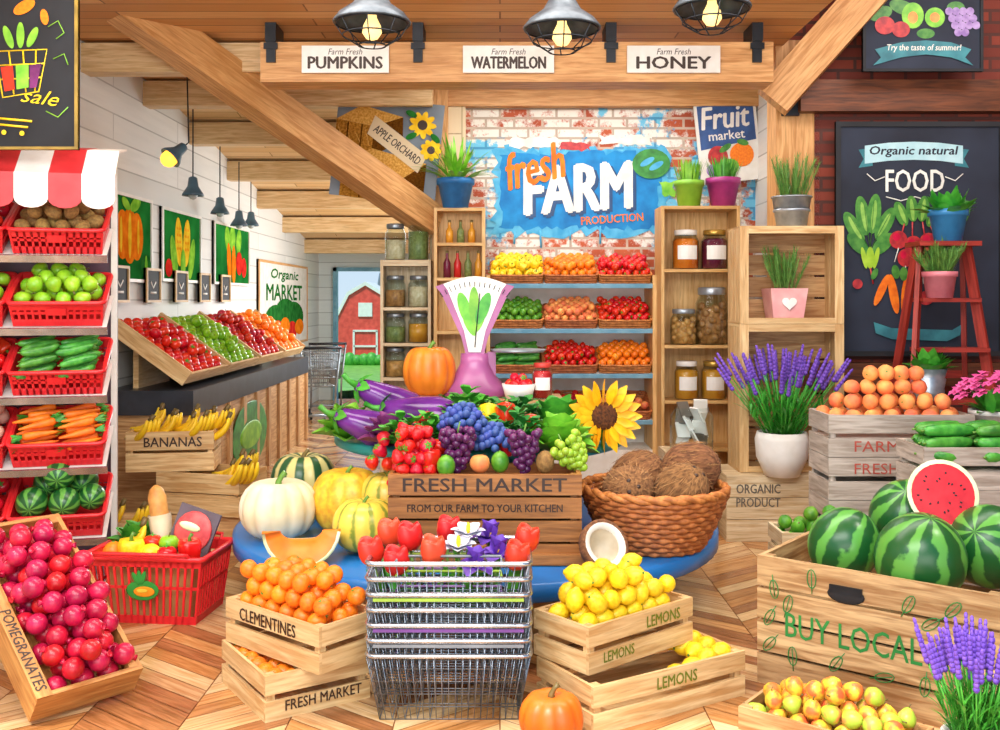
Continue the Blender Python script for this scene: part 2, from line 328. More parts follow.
for i,px in enumerate((271,418,611,757)):
    x=(px-500)*.0065; b=boxes(((x,6.5,3.22),(.06,.02,.15)),((x,6.6,3.34),(.07,.24,.12)),((x+.0,6.49,3.25),(.09,.015,.04)))
    solo('beam_bracket','black iron bracket on the header beam, %s'%('left end beside the diagonal brace','between the pumpkin and watermelon signs','between the watermelon and honey signs','right end by the corner post')[i],'bracket',b,IRON)
solo('post_plate','black iron plate high on the wooden corner post','bracket',boxes(((2.05,7.06,3.0),(.12,.03,.2))),IRON)
# outside
struct('ground_outside',boxes(((0,40,-.05),(60,47.6,.1))),mat('grass','#86c24c','#62a43a',scale=6))
bn=thing('barn','small red barn with white trim seen through the far door','barn',T(-3.5,26,0)); BR=mat('barn_red','#f0584a','#d8463a')
part(bn,'wall',MB().slab([(-.75,0,0),(.75,0,0),(.75,0,1.15),(.45,0,1.75),(0,0,2.0),(-.45,0,1.75),(-.75,0,1.15)],(0,1.8,0)),BR)
part(bn,'roof',MB().slab([(-.8,-.05,1.15),(-.48,-.05,1.8),(0,-.05,2.08),(.48,-.05,1.8),(.8,-.05,1.15),(.72,-.05,1.15),(.43,-.05,1.72),(0,-.05,1.98),(-.43,-.05,1.72),(-.72,-.05,1.15)],(0,1.9,0)),WHITE)
part(bn,'door',boxes(((-.3,-.02,.4),(.05,.03,.8)),((.3,-.02,.4),(.05,.03,.8)),((0,-.02,.8),(.64,.03,.05)),((0,-.02,.4),(.6,.03,.05))),WHITE); part(bn,'window',boxes(((0,-.02,1.35),(.36,.03,.36))),WHITE)
solo('silo','grey domed silo behind the red barn outside','silo',MB().lathe([(.0,2.65),(.2,2.6),(.36,2.35),(.4,2.1),(.4,0)],16),GREY,T(-3.15,29,0))
bh=MB()
for k in range(14): bh.blob((-4.6+.18*k,24.6,.12),(.16,.14,.14+.03*(k%3)),8,6)
solo('hedge','low green hedge in front of the barn outside','hedge',bh,GREEN)
# ---------------------------------------------------------------- fruit kinds
def prof(r,h,n=8,top=0,bot=0,pw=1):
    o=[]
    for i in range(n+1):
        t=PI*i/n; rr=r*sin(t)**pw if 0<i<n else 0; z=-h*cos(t)
        if z>0: z-=top*math.exp(-(rr/(.45*r))**2)
        else: z+=bot*math.exp(-(rr/(.45*r))**2)
        o.append((rr,z))
    return o
def fr(name,m,pr,n=14,rib=None): return MB().lathe(pr,n,None,rib).mesh(name,m)
def stem(z,h=.025,r=.004,m=STEM): return ('stem',MB().tube([(0,0,z),(.003,0,z+h*.6),(.008,0,z+h)],[r,r*.8,r*1.2],6).mesh('stem',m))
def calyx(z,r,n=5,m=GREEN):
    b=MB()
    for i in range(n): a=2*PI*i/n; b.leaf((0,0,z),(cos(a),sin(a),.15),r,r*.5,.25,seg=2)
    b.tube([(0,0,z-.004),(0,0,z+r*.5)],r*.12,5); return ('calyx',b.mesh('calyx',m))
def dot(z,r=.008,m=GSTEM): return ('stem',MB().blob((0,0,z),(r,r,r*.5),6,4).mesh('stem',m))
apple=Proto('apple','apple',fr('apple',REDA,prof(.05,.047,8,.015,.008)),stem(.03)); gapple=Proto('green_apple','apple',fr('green_apple',GRA,prof(.05,.047,8,.015,.008)),stem(.03))
clem=Proto('clementine','clementine',fr('clementine',ORANGE,prof(.05,.045,8,.005)),calyx(.042,.012,5,GSTEM)); orange=Proto('orange','orange',fr('orange',ORANGE,prof(.05,.048,8)),dot(.047))
lemon=Proto('lemon','lemon',fr('lemon',LEMON,[(0,-.064),(.011,-.06),(.02,-.052),(.038,-.033),(.047,-.005),(.044,.022),(.03,.043),(.016,.055),(.01,.062),(0,.065)]),dot(-.064,.007))
pom=Proto('pomegranate','pomegranate',fr('pomegranate',POM,prof(.05,.047,8)),('crown',MB().lathe([(.009,.043),(.01,.05),(.017,.062),(.012,.057),(.0,.052)],10,None,lambda a,z:1+.25*sin(5*a) if z>.056 else 1).mesh('crown',POM)))
tomato=Proto('tomato','tomato',fr('tomato',TOM,prof(.05,.042,8,.008)),calyx(.037,.024)); peach=Proto('peach','peach',fr('peach',PEACH,prof(.05,.047,8,.012),16,lambda a,z:1-.06*math.exp(-(((a+PI)%(2*PI)-PI)/.35)**2)),dot(.034))
PRP=[(0,-.045),(.02,-.044),(.042,-.03),(.049,-.005),(.044,.018),(.032,.036),(.023,.048),(.013,.056),(0,.056)]
pear=Proto('pear','pear',fr('pear',PEAR,PRP),stem(.053)); pearg=Proto('pear','pear',fr('pear',PEARG,PRP),stem(.053)); kiwi=Proto('kiwi','kiwi',fr('kiwi',KIWI,prof(.045,.056,7)),dot(.055,.007,STEM))
lime=Proto('lime','lime',fr('lime',LIMEF,prof(.044,.053,7)),dot(.052,.007)); avo=Proto('avocado','avocado',fr('avocado',LIMEF,[(0,-.05),(.024,-.047),(.043,-.025),(.043,0),(.032,.03),(.018,.05),(0,.056)]),dot(.056,.007,STEM))
potato=Proto('potato','potato',fr('potato',POTATO,prof(.047,.055,7),12,lambda a,z:1+.08*sin(2*a+z*40))); gpear=Proto('green_pear','pear',fr('green_pear',GRA,PRP),stem(.053))
def pepper(nm,m): return Proto(nm,'bell pepper',fr(nm,m,[(0,-.05),(.025,-.055),(.04,-.04),(.046,-.005),(.05,.03),(.042,.05),(.02,.046),(0,.038)],16,lambda a,z:1+.1*cos(4*a)),('stem',MB().tube([(0,0,.036),(0,0,.06),(.01,0,.075)],[.011,.007,.009],6).mesh('stem',GSTEM)))
rpep=pepper('red_bell_pepper',TOM); ypep=pepper('yellow_bell_pepper',LEMON)
straw=Proto('strawberry','strawberry',fr('strawberry',STRAW,[(0,-.067),(.02,-.057),(.043,-.02),(.05,.013),(.04,.033),(0,.04)],12),calyx(.038,.037,6))
cb=MB()
for i in range(7): a=i*.9; cb.leaf((.085,0,0),(1,.35*sin(a),.35*cos(a)),.07,.012,.1)
carrot=Proto('carrot','carrot',MB().lathe([(0,-.13),(.006,-.125),(.016,-.06),(.024,.02),(.026,.07),(.018,.085),(0,.088)],10,RY(PI/2)).mesh('carrot',CARROT),('leaves',cb.mesh('leaves',GREEN)))
cuke=Proto('cucumber','cucumber',MB().tube([(-.12,.012,0),(-.105,.008,0),(-.06,0,0),(0,-.004,0),(.06,0,0),(.105,.008,0),(.12,.012,0)],[.008,.02,.027,.028,.027,.02,.008],10).mesh('cucumber',CUKE),('stem',MB().tube([(.118,.012,0),(.135,.016,0)],.005,5).mesh('stem',GSTEM)))
def ban(da,r=.02,k=.13):
    pts=[];rs=[]
    for i in range(8):
        t=i/7; a=R(-20+105*t); pts.append((k*sin(a)*1.0,da*(.25+.75*sin(PI*min(t+.1,1)*.6)),k*(1-cos(a))+.0)); rs.append(r*max(.3,sin(PI*(t*.86+.1))**.6))
    return MB().tube(pts,rs,8).mesh('banana',BANANA)
banana=Proto('banana_bunch','bananas',None,*[('banana',ban(d)) for d in (-.055,-.02,.02,.055)],('stem',MB().tube([(.12,-.02,.11),(.135,0,.145)],.014,6).mesh('stem',STEM)))
def bigfruit(name,cat,label,m,M,r,h,n=10,rb=.1,st=.07,sm=STEM,pw=.75):
    top=h*.28; b=MB().lathe(prof(r,h,14,top,top*.6,pw),n*6,None,lambda a,z:1-rb+rb*abs(sin(n*a/2))**.6); o=solo(name,label,cat,b,m,M@T(0,0,h*.97))
    z=h*.62
    part(o,'stem',MB().tube([(0,0,z),(0,0,z+st*.5),(st*.25,0,z+st*.9),(st*.5,0,z+st*1.15)],[st*.35,st*.22,st*.18,st*.22],8),sm); return o
def bunch(name,label,m,M,L=.22,w=.075,r=.019,n=34,group=None,nm='grape'):
    o=thing(name,label,'grapes',M,group); me=MB().blob((0,0,0),r,9,6).mesh(nm,m); pts=[]
    for i in range(n):
        best=None
        for k in range(14):
            t=rnd(0,1); a=rnd(0,2*PI); rr=w*(1-t)**.6*math.sqrt(rnd(.5,1)); p=V((rr*cos(a),rr*sin(a)*.8,-L*t)); d=min([(p-q).length for q in pts],default=9)
            if best is None or d>best[0]: best=(d,p)
        pts.append(best[1]); part(o,nm,me,None,T(best[1]))
    part(o,'stem',MB().tube([(0,0,-L*.8),(0,0,0),(.01,0,.04)],.004,5),GSTEM); return o
def pile(hx,hy,r,n,z0,sh=.3):
    pts=[]; l=0
    while len(pts)<n and l<8:
        ax=max(hx-r-l*r*sh,.0); ay=max(hy-r-l*r*sh,.0); nx=int(ax/r/1.02)+1; ny=int(2*ay/(1.8*r))+1; L=[]
        fx=min(2*ax/max(nx-.5,.5),2.3*r) if nx>1 else 0; fy=2*ay/max(ny-1,1) if ny>1 else 0; fy=min(fy,2.1*r)
        for j in range(ny):
            for i in range(nx):
                x=(i-(nx-1)/2)*fx+(.25*fx if (j+l)%2 else -.25*fx); y=(j-(ny-1)/2)*fy
                L.append((x+rnd(-.07,.07)*r,y+rnd(-.07,.07)*r,z0+r+l*1.62*r+rnd(-.04,.04)*r))
        L.sort(key=lambda p:(p[0]/hx)**2+(p[1]/hy)**2+rnd(0,.8)); pts+=L[:n-len(pts)]; l+=1
    return pts
def rr3(): return Euler((rnd(0,6.28),rnd(0,6.28),rnd(0,6.28))).to_matrix().to_4x4()
def fill(pr,M,hx,hy,r,n,z0,label,group,mode='any',sh=.3):
    for x,y,z in pile(hx,hy,r,n,z0,sh):
        if mode=='any': Q=rr3()
        else: Q=RZ(rnd(0,6.28))@RX(rnd(-.6,.6))
        (random.choice(pr) if isinstance(pr,list) else pr).put(M@T(x,y,z)@Q@SC(rnd(.93,.99)*r/.05),label,group)
def layx(pr,M,xs,hy,r,layers,z0,label,group,sc=1,ang=.3):
    for l in range(layers):
        y=-hy+r*(1+l)
        while y<=hy-r*(1+l)+.001:
            for x in xs: pr.put(M@T(x+rnd(-.02,.02),y,z0+r+l*r*1.8)@RZ(random.choice((0,PI))+ang+rnd(-.1,.1))@RX(rnd(0,6.28))@SC(sc),label,group)
            y+=2*r
# ---------------------------------------------------------------- containers
def crate(label,M,L,W,H,mt=W_CR,ns=2,gap=.02,t=.014,fl=.03,text=(),group=None,name='wooden_crate',ink=INK,posts=.03,bold=.02):
    o=thing(name,label,'crate',M,group); sh=(H-gap*(ns-1))/ns
    for nm,cx,cy,dx,dy in (('front_panel',0,-W/2+t/2,L,t),('back_panel',0,W/2-t/2,L,t),('side_panel',-L/2+t/2,0,t,W-2*t),('side_panel',L/2-t/2,0,t,W-2*t)):
        b=MB()
        for k in range(ns): b.box((cx,cy,sh/2+k*(sh+gap)),(dx,dy,sh))
        part(o,nm,b,mt)
    part(o,'bottom_panel',MB().box((0,0,fl-.006),(L-2*t,W-2*t,.012)),mt)
    for sx in (-1,1):
        for sy in (-1,1): part(o,'corner_post',MB().box((sx*(L/2-t-posts/2),sy*(W/2-t-posts/2),H/2),(posts,posts,H)),mt)
    for q in text:
        body,x,z,w,h=q[:5]; f=q[5] if len(q)>5 else 'f'; ik=q[6] if len(q)>6 else ink
        Q={'f':T(x,-W/2-.003,z),'r':T(L/2+.003,x,z)@RZ(PI/2),'l':T(-L/2-.003,x,z)@RZ(-PI/2)}[f]
        part(o,'lettering',txt(body,w,h,bold=bold,mt=ik),None,Q)
    return o
def lattice(L,W,H,tp,bar=.012,sp=.034,th=.008):
    b=MB(); b.box((0,0,.006),(L,W,.012))
    for z,hh in ((.02,.04),(H*.55,.014),(H-.02,.05)):
        for s in (-1,1): b.box((0,s*W/2,z),(L+th,th,hh)); b.box((s*L/2,0,z),(th,W,hh))
    n=int(L/sp)
    for i in range(n+1):
        x=-L/2+L*i/n
        for s in (-1,1): b.box((x,s*W/2,H/2),(bar,th,H))
    n=int(W/sp)
    for i in range(n+1):
        y=-W/2+W*i/n
        for s in (-1,1): b.box((s*L/2,y,H/2),(th,bar,H))
    return b.warp(lambda p:V((p.x*(1-tp*(1-p.z/H)),p.y*(1-tp*(1-p.z/H)),p.z)))
def rim(L,W,H,r=.012):
    c=.03; pts=[]
    for sx,sy,a0 in ((1,1,0),(-1,1,90),(-1,-1,180),(1,-1,270)):
        for k in range(4): a=R(a0+30*k); pts.append((sx*(L/2-c)+c*cos(a),sy*(W/2-c)+c*sin(a),H))
    return MB().tube(pts,r,6,cl=True)
BL,BW,BH=.45,.36,.14
shelfbasket=Proto('shelf_basket','basket',None,('body',lattice(BL,BW,BH,.06).mesh('body',REDP)),('rim',rim(BL+.02,BW+.02,BH).mesh('rim',REDP)),('tag',MB().box((0,-BW/2-.008,.09),(.09,.006,.04)).mesh('tag',REDP)))
# ---------------------------------------------------------------- left shelving
G=T(-2.07,5.3,0)@RZ(R(15))@T(-.6,0,0)
g=thing('shop_shelving','white metal shelving with five tilted shelves of red baskets under the awning','shelving',G)
part(g,'back_panel',boxes(((0,.5,1.1),(1.18,.03,2.2))),mat('shelf_back','#6b4a5e','#533848')); part(g,'base',boxes(((0,.27,.07),(1.16,.44,.14))),GREY)
for s in (-1,1): part(g,'upright',boxes(((s*.575,.46,1.2),(.03,.05,2.4)),((s*.575,.26,.05),(.03,.46,.1))),WHITE)
ZS=(1.83,1.45,1.09,.715,.34); TL=R(25)
for z in ZS:
    Q=T(0,0,z)@RX(TL); part(g,'shelf',MB().box((0,.21,-.012),(1.16,.42,.018),Q),WHITE); part(g,'price_rail',MB().box((0,-.008,-.012),(1.18,.012,.04),Q),CHROME)
CONT=[((apple,'red apple in the top red basket at the left end of the shelving','red apples on the top shelf'),(kiwi,'brown kiwi in the top red basket under the striped awning','kiwis on the top shelf')),
 ((gapple,'green apple in the second-row left red basket of the shelving','green apples on the second shelf'),(gpear,'yellow green pear in the second-row red basket of the shelving','green pears on the second shelf')),
 ((rpep,'red bell pepper in the third-row left red basket','red peppers on the third shelf'),None),
 ((potato,'pinkish potato in the fourth-row left red basket','potatoes on the fourth shelf'),None),
 ((tomato,'red tomato in the bottom-row left red basket','tomatoes on the bottom shelf'),None)]
rn=('top','second','third','fourth','bottom'); cn=(('red apples','kiwis'),('green apples','green pears'),('red peppers','cucumbers'),('potatoes','carrots'),('tomatoes','small watermelons'))
for i,z in enumerate(ZS):
    for j in (0,1):
        M=G@T((-.14,.345)[j],0,z)@RX(TL)@T(0,.2,.002)
        shelfbasket.put(M,'red plastic basket of %s on the %s shelf of the white shelving'%(cn[i][j],rn[i]))
        q=CONT[i][j]
        if q: fill(q[0],M,.215,.17,.044,(26 if j else 24),.09,q[1],q[2],'any')
        elif i==2: layx(cuke,M,(-.1,.1),.165,.028,3,.085,'green cucumber in the third-row red basket of the shelving','cucumbers on the third shelf',.82,.5)
        elif i==3: layx(carrot,M,(-.1,.1),.165,.026,3,.085,'orange carrot in the fourth-row red basket of the shelving','carrots on the fourth shelf',.85,.35)
        else:
            for x,y,zz,r in ((-.13,-.08,.16,.08),(.03,-.09,.16,.08),(-.07,.08,.17,.08),(.16,-.05,.16,.07),(.1,.09,.17,.08),(0,.0,.28,.08)):
                solo('watermelon','small striped watermelon in the bottom shelf basket','watermelon',MB().lathe(prof(r,r*1.1,12),20),WM,M@T(x,y,zz)@RX(1.4)@RZ(x*9),'small watermelons on the bottom shelf')
aw=thing('awning','red and white striped scalloped awning over the left shelving','awning',G@T(0,-.12,2.1)); AWR=mat('awning_red','#e0353a','#c8232b'); AWW=mat('awning_white','#fbf6f0','#eee6de'); b=MB(); v=MB()
for i in range(9):
    x0=-.8+i*.16; x1=x0+.16; mi=(i+1)%2; b.slab([(x0,0,.14),(x1,0,.14),(x1,.2,.29),(x0,.2,.29)],(0,0,.012),mi); b.slab([(x0,.2,.29),(x1,.2,.29),(x1,.62,.36),(x0,.62,.36)],(0,0,.012),mi)
    v.slab([(x0,0,.15),(x1,0,.15)]+[(x0+.08+.08*cos(PI*k/8),0,.02-.05*sin(PI*k/8)) for k in range(9)],(0,-.012,0),mi)
part(aw,'canopy',b,[AWR,AWW]); part(aw,'valance',v,[AWR,AWW])
B=Board('chalkboard_sign','black chalkboard with a drawn produce basket and the word sale','sign',-70,-40,79,150,5.0,BLACK,GOLD,.014)
B.ln('basket_drawing',LEMON,1.6,[(-4,52),(4,98),(40,92),(48,50),(-4,52)],[(10,52),(15,95)],[(24,51),(27,93)],[(37,50),(36,92)],[(-1,66),(46,64)],[(1,80),(43,78)]); B.pg('pepper_patch',TOM,[(2,68),(14,66),(16,90),(6,92)]); B.pg('lime_patch',LIME,[(17,66),(30,65),(30,88),(18,90)]); B.pg('plum_patch',GRAPE,[(31,66),(43,64),(38,88),(31,89)])
B.el('leaf_drawing',LIME,(10,38,4,12,20),(22,36,4,13,0),(34,38,4,11,-25)); B.el('carrot_drawing',ORANGE,(26,8,12,6,30),(46,18,4,8,10)); B.tx('sale',42,98,38,14,LEMON,rot=-8,shear=.4,bold=0); B.ln('trolley_drawing',LEMON,2.4,[(-10,118),(34,122)],[(-10,124),(30,128)]); B.el('wheel_drawing',LEMON,(6,133,2.5,2.5),(24,134,2.5,2.5)); B.ln('vine_drawing',LIME,1.2,[(50,28),(60,22),(66,34),(58,40)],[(48,112),(60,118),(70,108)],[(55,60),(66,55),(70,66)])
# ---------------------------------------------------------------- front left: pomegranates and shopping basket
ex=V((.66,.751,0)); eh=V((-.751,.66,0)); th=R(35); ey=eh*cos(th)+V((0,0,sin(th))); ez=ex.cross(ey)
RM=Mx((ex,ey,ez)).transposed().to_4x4(); LW,LL,LH=.42,.9,.13; Bc=V((-1.43,4.01,.125)); org=Bc-(ex*LW/2-ey*LL/2+ez*LH)
MP=T(org)@RM
o=crate('honey-coloured slanted crate lettered POMEGRANATES standing at the front left',MP,LW,LL,LH,W_LEAN,1,.02,.02,.03,name='slanted_crate')
part(o,'rail',MB().box((-.185,0,.129),(.06,LL,.008)),W_LEAN); part(o,'lettering',txt('POMEGRANATES',.4,.042,bold=.02,mt=INK),None,T(-.185,-.22,.1345)@RZ(-PI/2)@RX(-PI/2))
for sx in (-1,1): part(o,'rear_leg',MB().box((0,0,-.2),(.03,.03,.42),RX(-th)),W_LEAN,T(sx*.17,.27,.02))
fill(pom,MP@T(.025,-.01,0),.182,.42,.045,78,.032,'glossy red pomegranate heaped in the slanted crate','pomegranates in the slanted crate','any',.2)
MS=T(-1.74,5.12,0)@RZ(R(-6)); o=thing('shopping_basket','red plastic shopping basket of groceries on the floor','basket',MS)
part(o,'body',lattice(.6,.4,.33,.14,.012,.036),REDP); part(o,'rim',rim(.63,.43,.33,.014),REDP)
for s in (-1,1): part(o,'handle',MB().tube([(-.24,s*.2,.33),(-.24,s*.23,.355),(-.15,s*.25,.36),(.15,s*.25,.36),(.24,s*.23,.355),(.24,s*.2,.33)],.01,6),REDP)
EMB=[flat('emblem_'+n,c) for n,c in (('green','#3f9440'),('orange','#f59a2a'),('yellow','#f7d24a'))]
bd=MB(); bd.blob((0,-.197,.17),(.085,.003,.05),16,8); part(o,'badge',bd,EMB[0]); part(o,'badge_squash',MB().blob((.01,-.201,.165),(.055,.003,.026),14,8),EMB[1])
for a in (-.5,-.1,.3): part(o,'badge_leaf',MB().blob((0,0,.05),(.013,.003,.035),10,6,M=T(-.01,-.201,.185)@RY(a)),EMB[0])
part(o,'badge_highlight',MB().blob((.0,-.204,.17),(.03,.002,.01),12,6),EMB[2])
solo('cardboard_box','brown cardboard box inside the red shopping basket','box',boxes(((0,0,.14),(.44,.26,.24))),mat('cardboard','#b98a55','#a57845'),MS)
MS2=MS@T(0,0,.265)
banana.put(MS2@T(-.24,-.02,.04)@RZ(.5)@SC(1.15),'yellow banana bunch in the red shopping basket'); ypep.put(MS2@T(-.1,-.11,.07)@SC(1.3),'yellow bell pepper in the red shopping basket'); lemon.put(MS2@T(.0,-.12,.07)@RY(1.3),'yellow lemon at the front of the red shopping basket'); tomato.put(MS2@T(.09,-.12,.07),'red tomato at the front of the red shopping basket'); orange.put(MS2@T(-.2,-.1,.07),'orange at the left of the red shopping basket'); rpep.put(MS2@T(.2,-.1,.08)@SC(1.15),'red bell pepper in the red shopping basket'); tomato.put(MS2@T(-.03,-.02,.1),'red tomato in the middle of the red shopping basket'); gapple.put(MS2@T(.06,-.03,.1),'green apple in the middle of the red shopping basket')
bg=thing('baguette','golden baguette in a paper sleeve standing in the red shopping basket','bread',MS2@T(-.02,.1,0)@RY(R(-8))); part(bg,'loaf',MB().tube([(0,0,0),(0,0,.15),(0,0,.31),(0,0,.35),(0,0,.37)],[.045,.05,.048,.035,.01],10),mat('bread_crust','#e2a85c','#c07c36',scale=14,bump=.3)); part(bg,'paper_sleeve',MB().lathe([(.05,.0),(.06,.22)],10),mat('kraft_paper','#f0dfc0','#dcc69a'))
pk=thing('meat_packet','red sliced meat on a tray standing in the red shopping basket','food packet',MS2@T(.15,.06,.14)@RY(.3)@RX(-.2)); part(pk,'tray',MB().box((0,.01,0),(.22,.02,.24)),mat('grey_tray','#6a5c66','#54484f')); part(pk,'meat',MB().blob((0,-.005,0),(.1,.014,.105),16,8),mat('ham','#e2605c','#c63d42',scale=20)); part(pk,'fat_band',MB().blob((-.02,-.018,.02),(.06,.008,.022),10,6),WMW)
def lettuce(label,M,s=.1,m=LIME,name='lettuce',n=26,group=None):
    b=MB()
    for i in range(n):
        a=i*2.4; e=.15+1.2*(i/n); b.leaf((0,0,.01*s),(cos(a)*cos(e),sin(a)*cos(e),sin(e)),s*(1.1+.3*(i/n)),s*.95,.15,seg=5,cup=.5)
    return solo(name,label,'lettuce' if 'lettuce' in name else 'leafy greens',b,m,M,group)
def sprig(label,M,s,m,n=46,name='basil_bunch'):   # many small leaves on short stems
    b=MB()
    for i in range(n):
        a=i*2.4; e=.1+1.15*math.sqrt(i/n); d=V((cos(a)*sin(e),sin(a)*sin(e),cos(e))); p=d*s*rnd(.45,.95); b.tube([(0,0,0),p],.003,4)
        for q in (0,2.1,4.2): b.leaf(p,(d.x+.8*cos(q+a),d.y+.8*sin(q+a),.5+d.z*.4),s*.42,s*.26,.3,seg=3,cup=.3)
    return solo(name,label,'leafy greens',b,m,M)
lettuce('green leafy lettuce at the left of the red shopping basket',MS2@T(-.17,.1,.0),.16,GREEN)
# ---------------------------------------------------------------- banana crates
crate('flat pine crate under the two banana crates',T(-2.1,6.95,0)@RZ(R(-4)),.74,.44,.15,W_OLD,1)
M1=T(-1.99,6.92,.152)@RZ(R(-14)); crate('lower pine crate of bananas beside the dark counter',M1,.62,.4,.28,W_CR,2,fl=.14); M2=T(-2.27,6.98,.434)@RZ(R(8)); crate('pine crate lettered BANANAS stacked on the lower banana crate',M2,.58,.36,.27,W_CR,2,fl=.18,text=(('BANANAS',.02,.2,.38,.065),))
for i in range(10): banana.put(M2@T(-.25+.12*(i%5),-.08+.15*(i//5),.21+.025*(i%2)+.02*(i//5))@RZ(.5*(i%3)-.5)@SC(1.2),'yellow banana bunch in the upper crate lettered BANANAS','bananas in the upper crate')
for i in range(5): banana.put(M1@T(.05+.1*(i%3),-.12+.13*(i//3),.19+.015*i)@RZ(.5-.5*(i%3))@SC(1.2),'yellow banana bunch in the lower banana crate','bananas in the lower crate')
M3=T(-2.5,6.42,0)@RZ(R(5)); crate('low pine crate of loose bananas behind the red shopping basket',M3,.5,.32,.2,W_CR,2,fl=.1)
for i in range(2): banana.put(M3@T(-.08+.17*i,0,.14)@RZ(.2-.6*i)@SC(1.2),'yellow banana bunch in the low crate behind the shopping basket','bananas in the low crate')
# ---------------------------------------------------------------- left counter
o=thing('produce_counter','long wooden produce counter with a black top along the left wall','counter',T(-2.56,9.45,0))
part(o,'body',boxes(((0,0,.38),(.62,4.3,.76))),W_OLD); part(o,'worktop',boxes(((0,0,.85),(.66,4.36,.18))),mat('black_worktop','#363a43','#2a2d35',rough=.35))
part(o,'emblem',MB().blob((.33,-.5,.4),(.006,.62,.3),24,10),DKGREEN); part(o,'emblem_leaf',MB().blob((.335,-.5,.4),(.006,.4,.12),14,8),LIME)
for i in range(10): part(o,'corner_post',boxes(((.32,-2.1+i*.467,.38),(.03,.09,.76))),W_OLD)
BT=R(36)
for i,(pr,lb,gp) in enumerate(((tomato,'red tomato on the nearest sloped bin of the left counter','tomatoes on the nearest bin'),(gapple,'green apple on the second sloped bin of the left counter','green apples on the counter'),(apple,'red apple on the third sloped bin of the left counter','red apples on the counter'),(orange,'orange on the farthest sloped bin of the left counter','oranges on the counter'))):
    MC=T(-2.6,7.82+i*1.07,1.2)@RY(BT); bb=thing('sloped_bin','sloped pine bin of %s on the left counter'%('tomatoes','green apples','red apples','oranges')[i],'bin',MC)
    part(bb,'tray',boxes(((0,0,.0),(.7,1.04,.02))),W_CR)
    for s in (-1,1): part(bb,'side_board',boxes(((0,s*.522,.045),(.72,.022,.12))),W_CR)
    part(bb,'front_board',boxes(((.35,0,.04),(.02,1.04,.09))),W_CR); part(bb,'support',MB().box((-.12,0,-.09),(.04,.7,.34),RY(-BT)),W_CR)
    fill(pr,MC,.345,.505,.047,96,.01,lb,gp,'any',.8)
for i in range(5):
    B=Board('chalk_tag','small black price tag above the left counter, %s from the near end'%('first','second','third','fourth','fifth')[i],'sign',-17,-14,17,14,1,BLACK,W_CR,.02,M=T(-2.86,7.5+i*.72,1.72)@RZ(PI/2),k=.01); B.ln('price_mark',WHITE,2,[(-6,-3),(0,2),(6,-3)],[(-7,6),(7,6)])
WL=lambda y,z:T(-2.885,y,z)@RZ(PI/2)
PG=flat('poster_green','#2a8a3c','#185a26',2); PO,PY,PL,PR_,PD,PW=[flat('poster_'+n,a,c) for n,a,c in (('orange','#f58a22','#d96a14'),('yellow','#f7d23c','#e2ae24'),('lime','#9cd648','#68ae32'),('red','#e23a2c','#b82222'),('dark_green','#2f7a34','#1f5a26'),('white','#e8e6e0','#dcd8ce'))]
B=Board('produce_poster','green poster with a pumpkin and watermelons on the left wall','poster',-50,-34,50,34,1,PG,WHITE,.025,M=WL(7.75,2.08),k=.01); B.el('pumpkin_picture',PO,(-14,-2,14,19),(16,-2,14,19),(1,-2,16,22)); B.el('rib_picture',PY,(1,-2,3.5,18),(-17,-2,2.5,14),(19,-2,2.5,14)); B.el('melon_picture',PD,(36,20,12,9),(-36,22,12,8)); B.el('melon_stripe_picture',PL,(36,20,3,8),(-36,22,3,7)); B.el('leaf_picture',PL,(12,-27,12,5,20),(-8,-26,9,4,-20))
B=Board('produce_poster','green poster with two corn cobs on the left wall','poster',-55,-32,55,32,1,PG,WHITE,.025,M=WL(9.05,2.08),k=.01); B.el('cob_picture',PY,(-10,-4,10,22,8),(12,-4,10,22,-8)); B.el('kernel_picture',PO,*[(-14+4*(k%3),-16+6*(k//3),1,1.5) for k in range(12)],*[(8+4*(k%3),-16+6*(k//3),1,1.5) for k in range(12)]); B.el('leaf_picture',PL,(-24,10,8,20,20),(26,10,8,20,-20),(1,16,7,14)); B.el('red_picture',PR_,(-38,20,9,8))
B=Board('produce_poster','green poster with a carrot and radish bunch on the left wall','poster',-70,-32,70,32,1,PG,WHITE,.025,M=WL(10.75,2.08),k=.01); B.el('leaf_picture',PL,(-20,-16,10,14,20),(0,-18,11,14),(25,-16,10,14,-20)); B.el('carrot_picture',PO,(-14,8,8,21,10),(4,10,8,21)); B.el('radish_picture',PR_,(26,8,13,13),(46,12,11,11))
B=Board('market_poster','white poster reading Organic market with a vegetable heap on the left wall','poster',-150,-55,150,55,1,PW,W_BEAM,.03,M=WL(13.4,1.54),k=.01); B.tx('Organic',0,-38,170,16,PD,shear=.2,bold=.05); B.tx('MARKET',0,-16,220,20,PD,bold=.06); B.el('leaf_picture',PD,(-60,20,60,20),(50,18,70,22),(0,8,60,16)); B.el('red_picture',PR_,(-50,34,34,14),(40,36,32,13)); B.el('orange_picture',PO,(-5,30,30,13),(90,32,30,11))
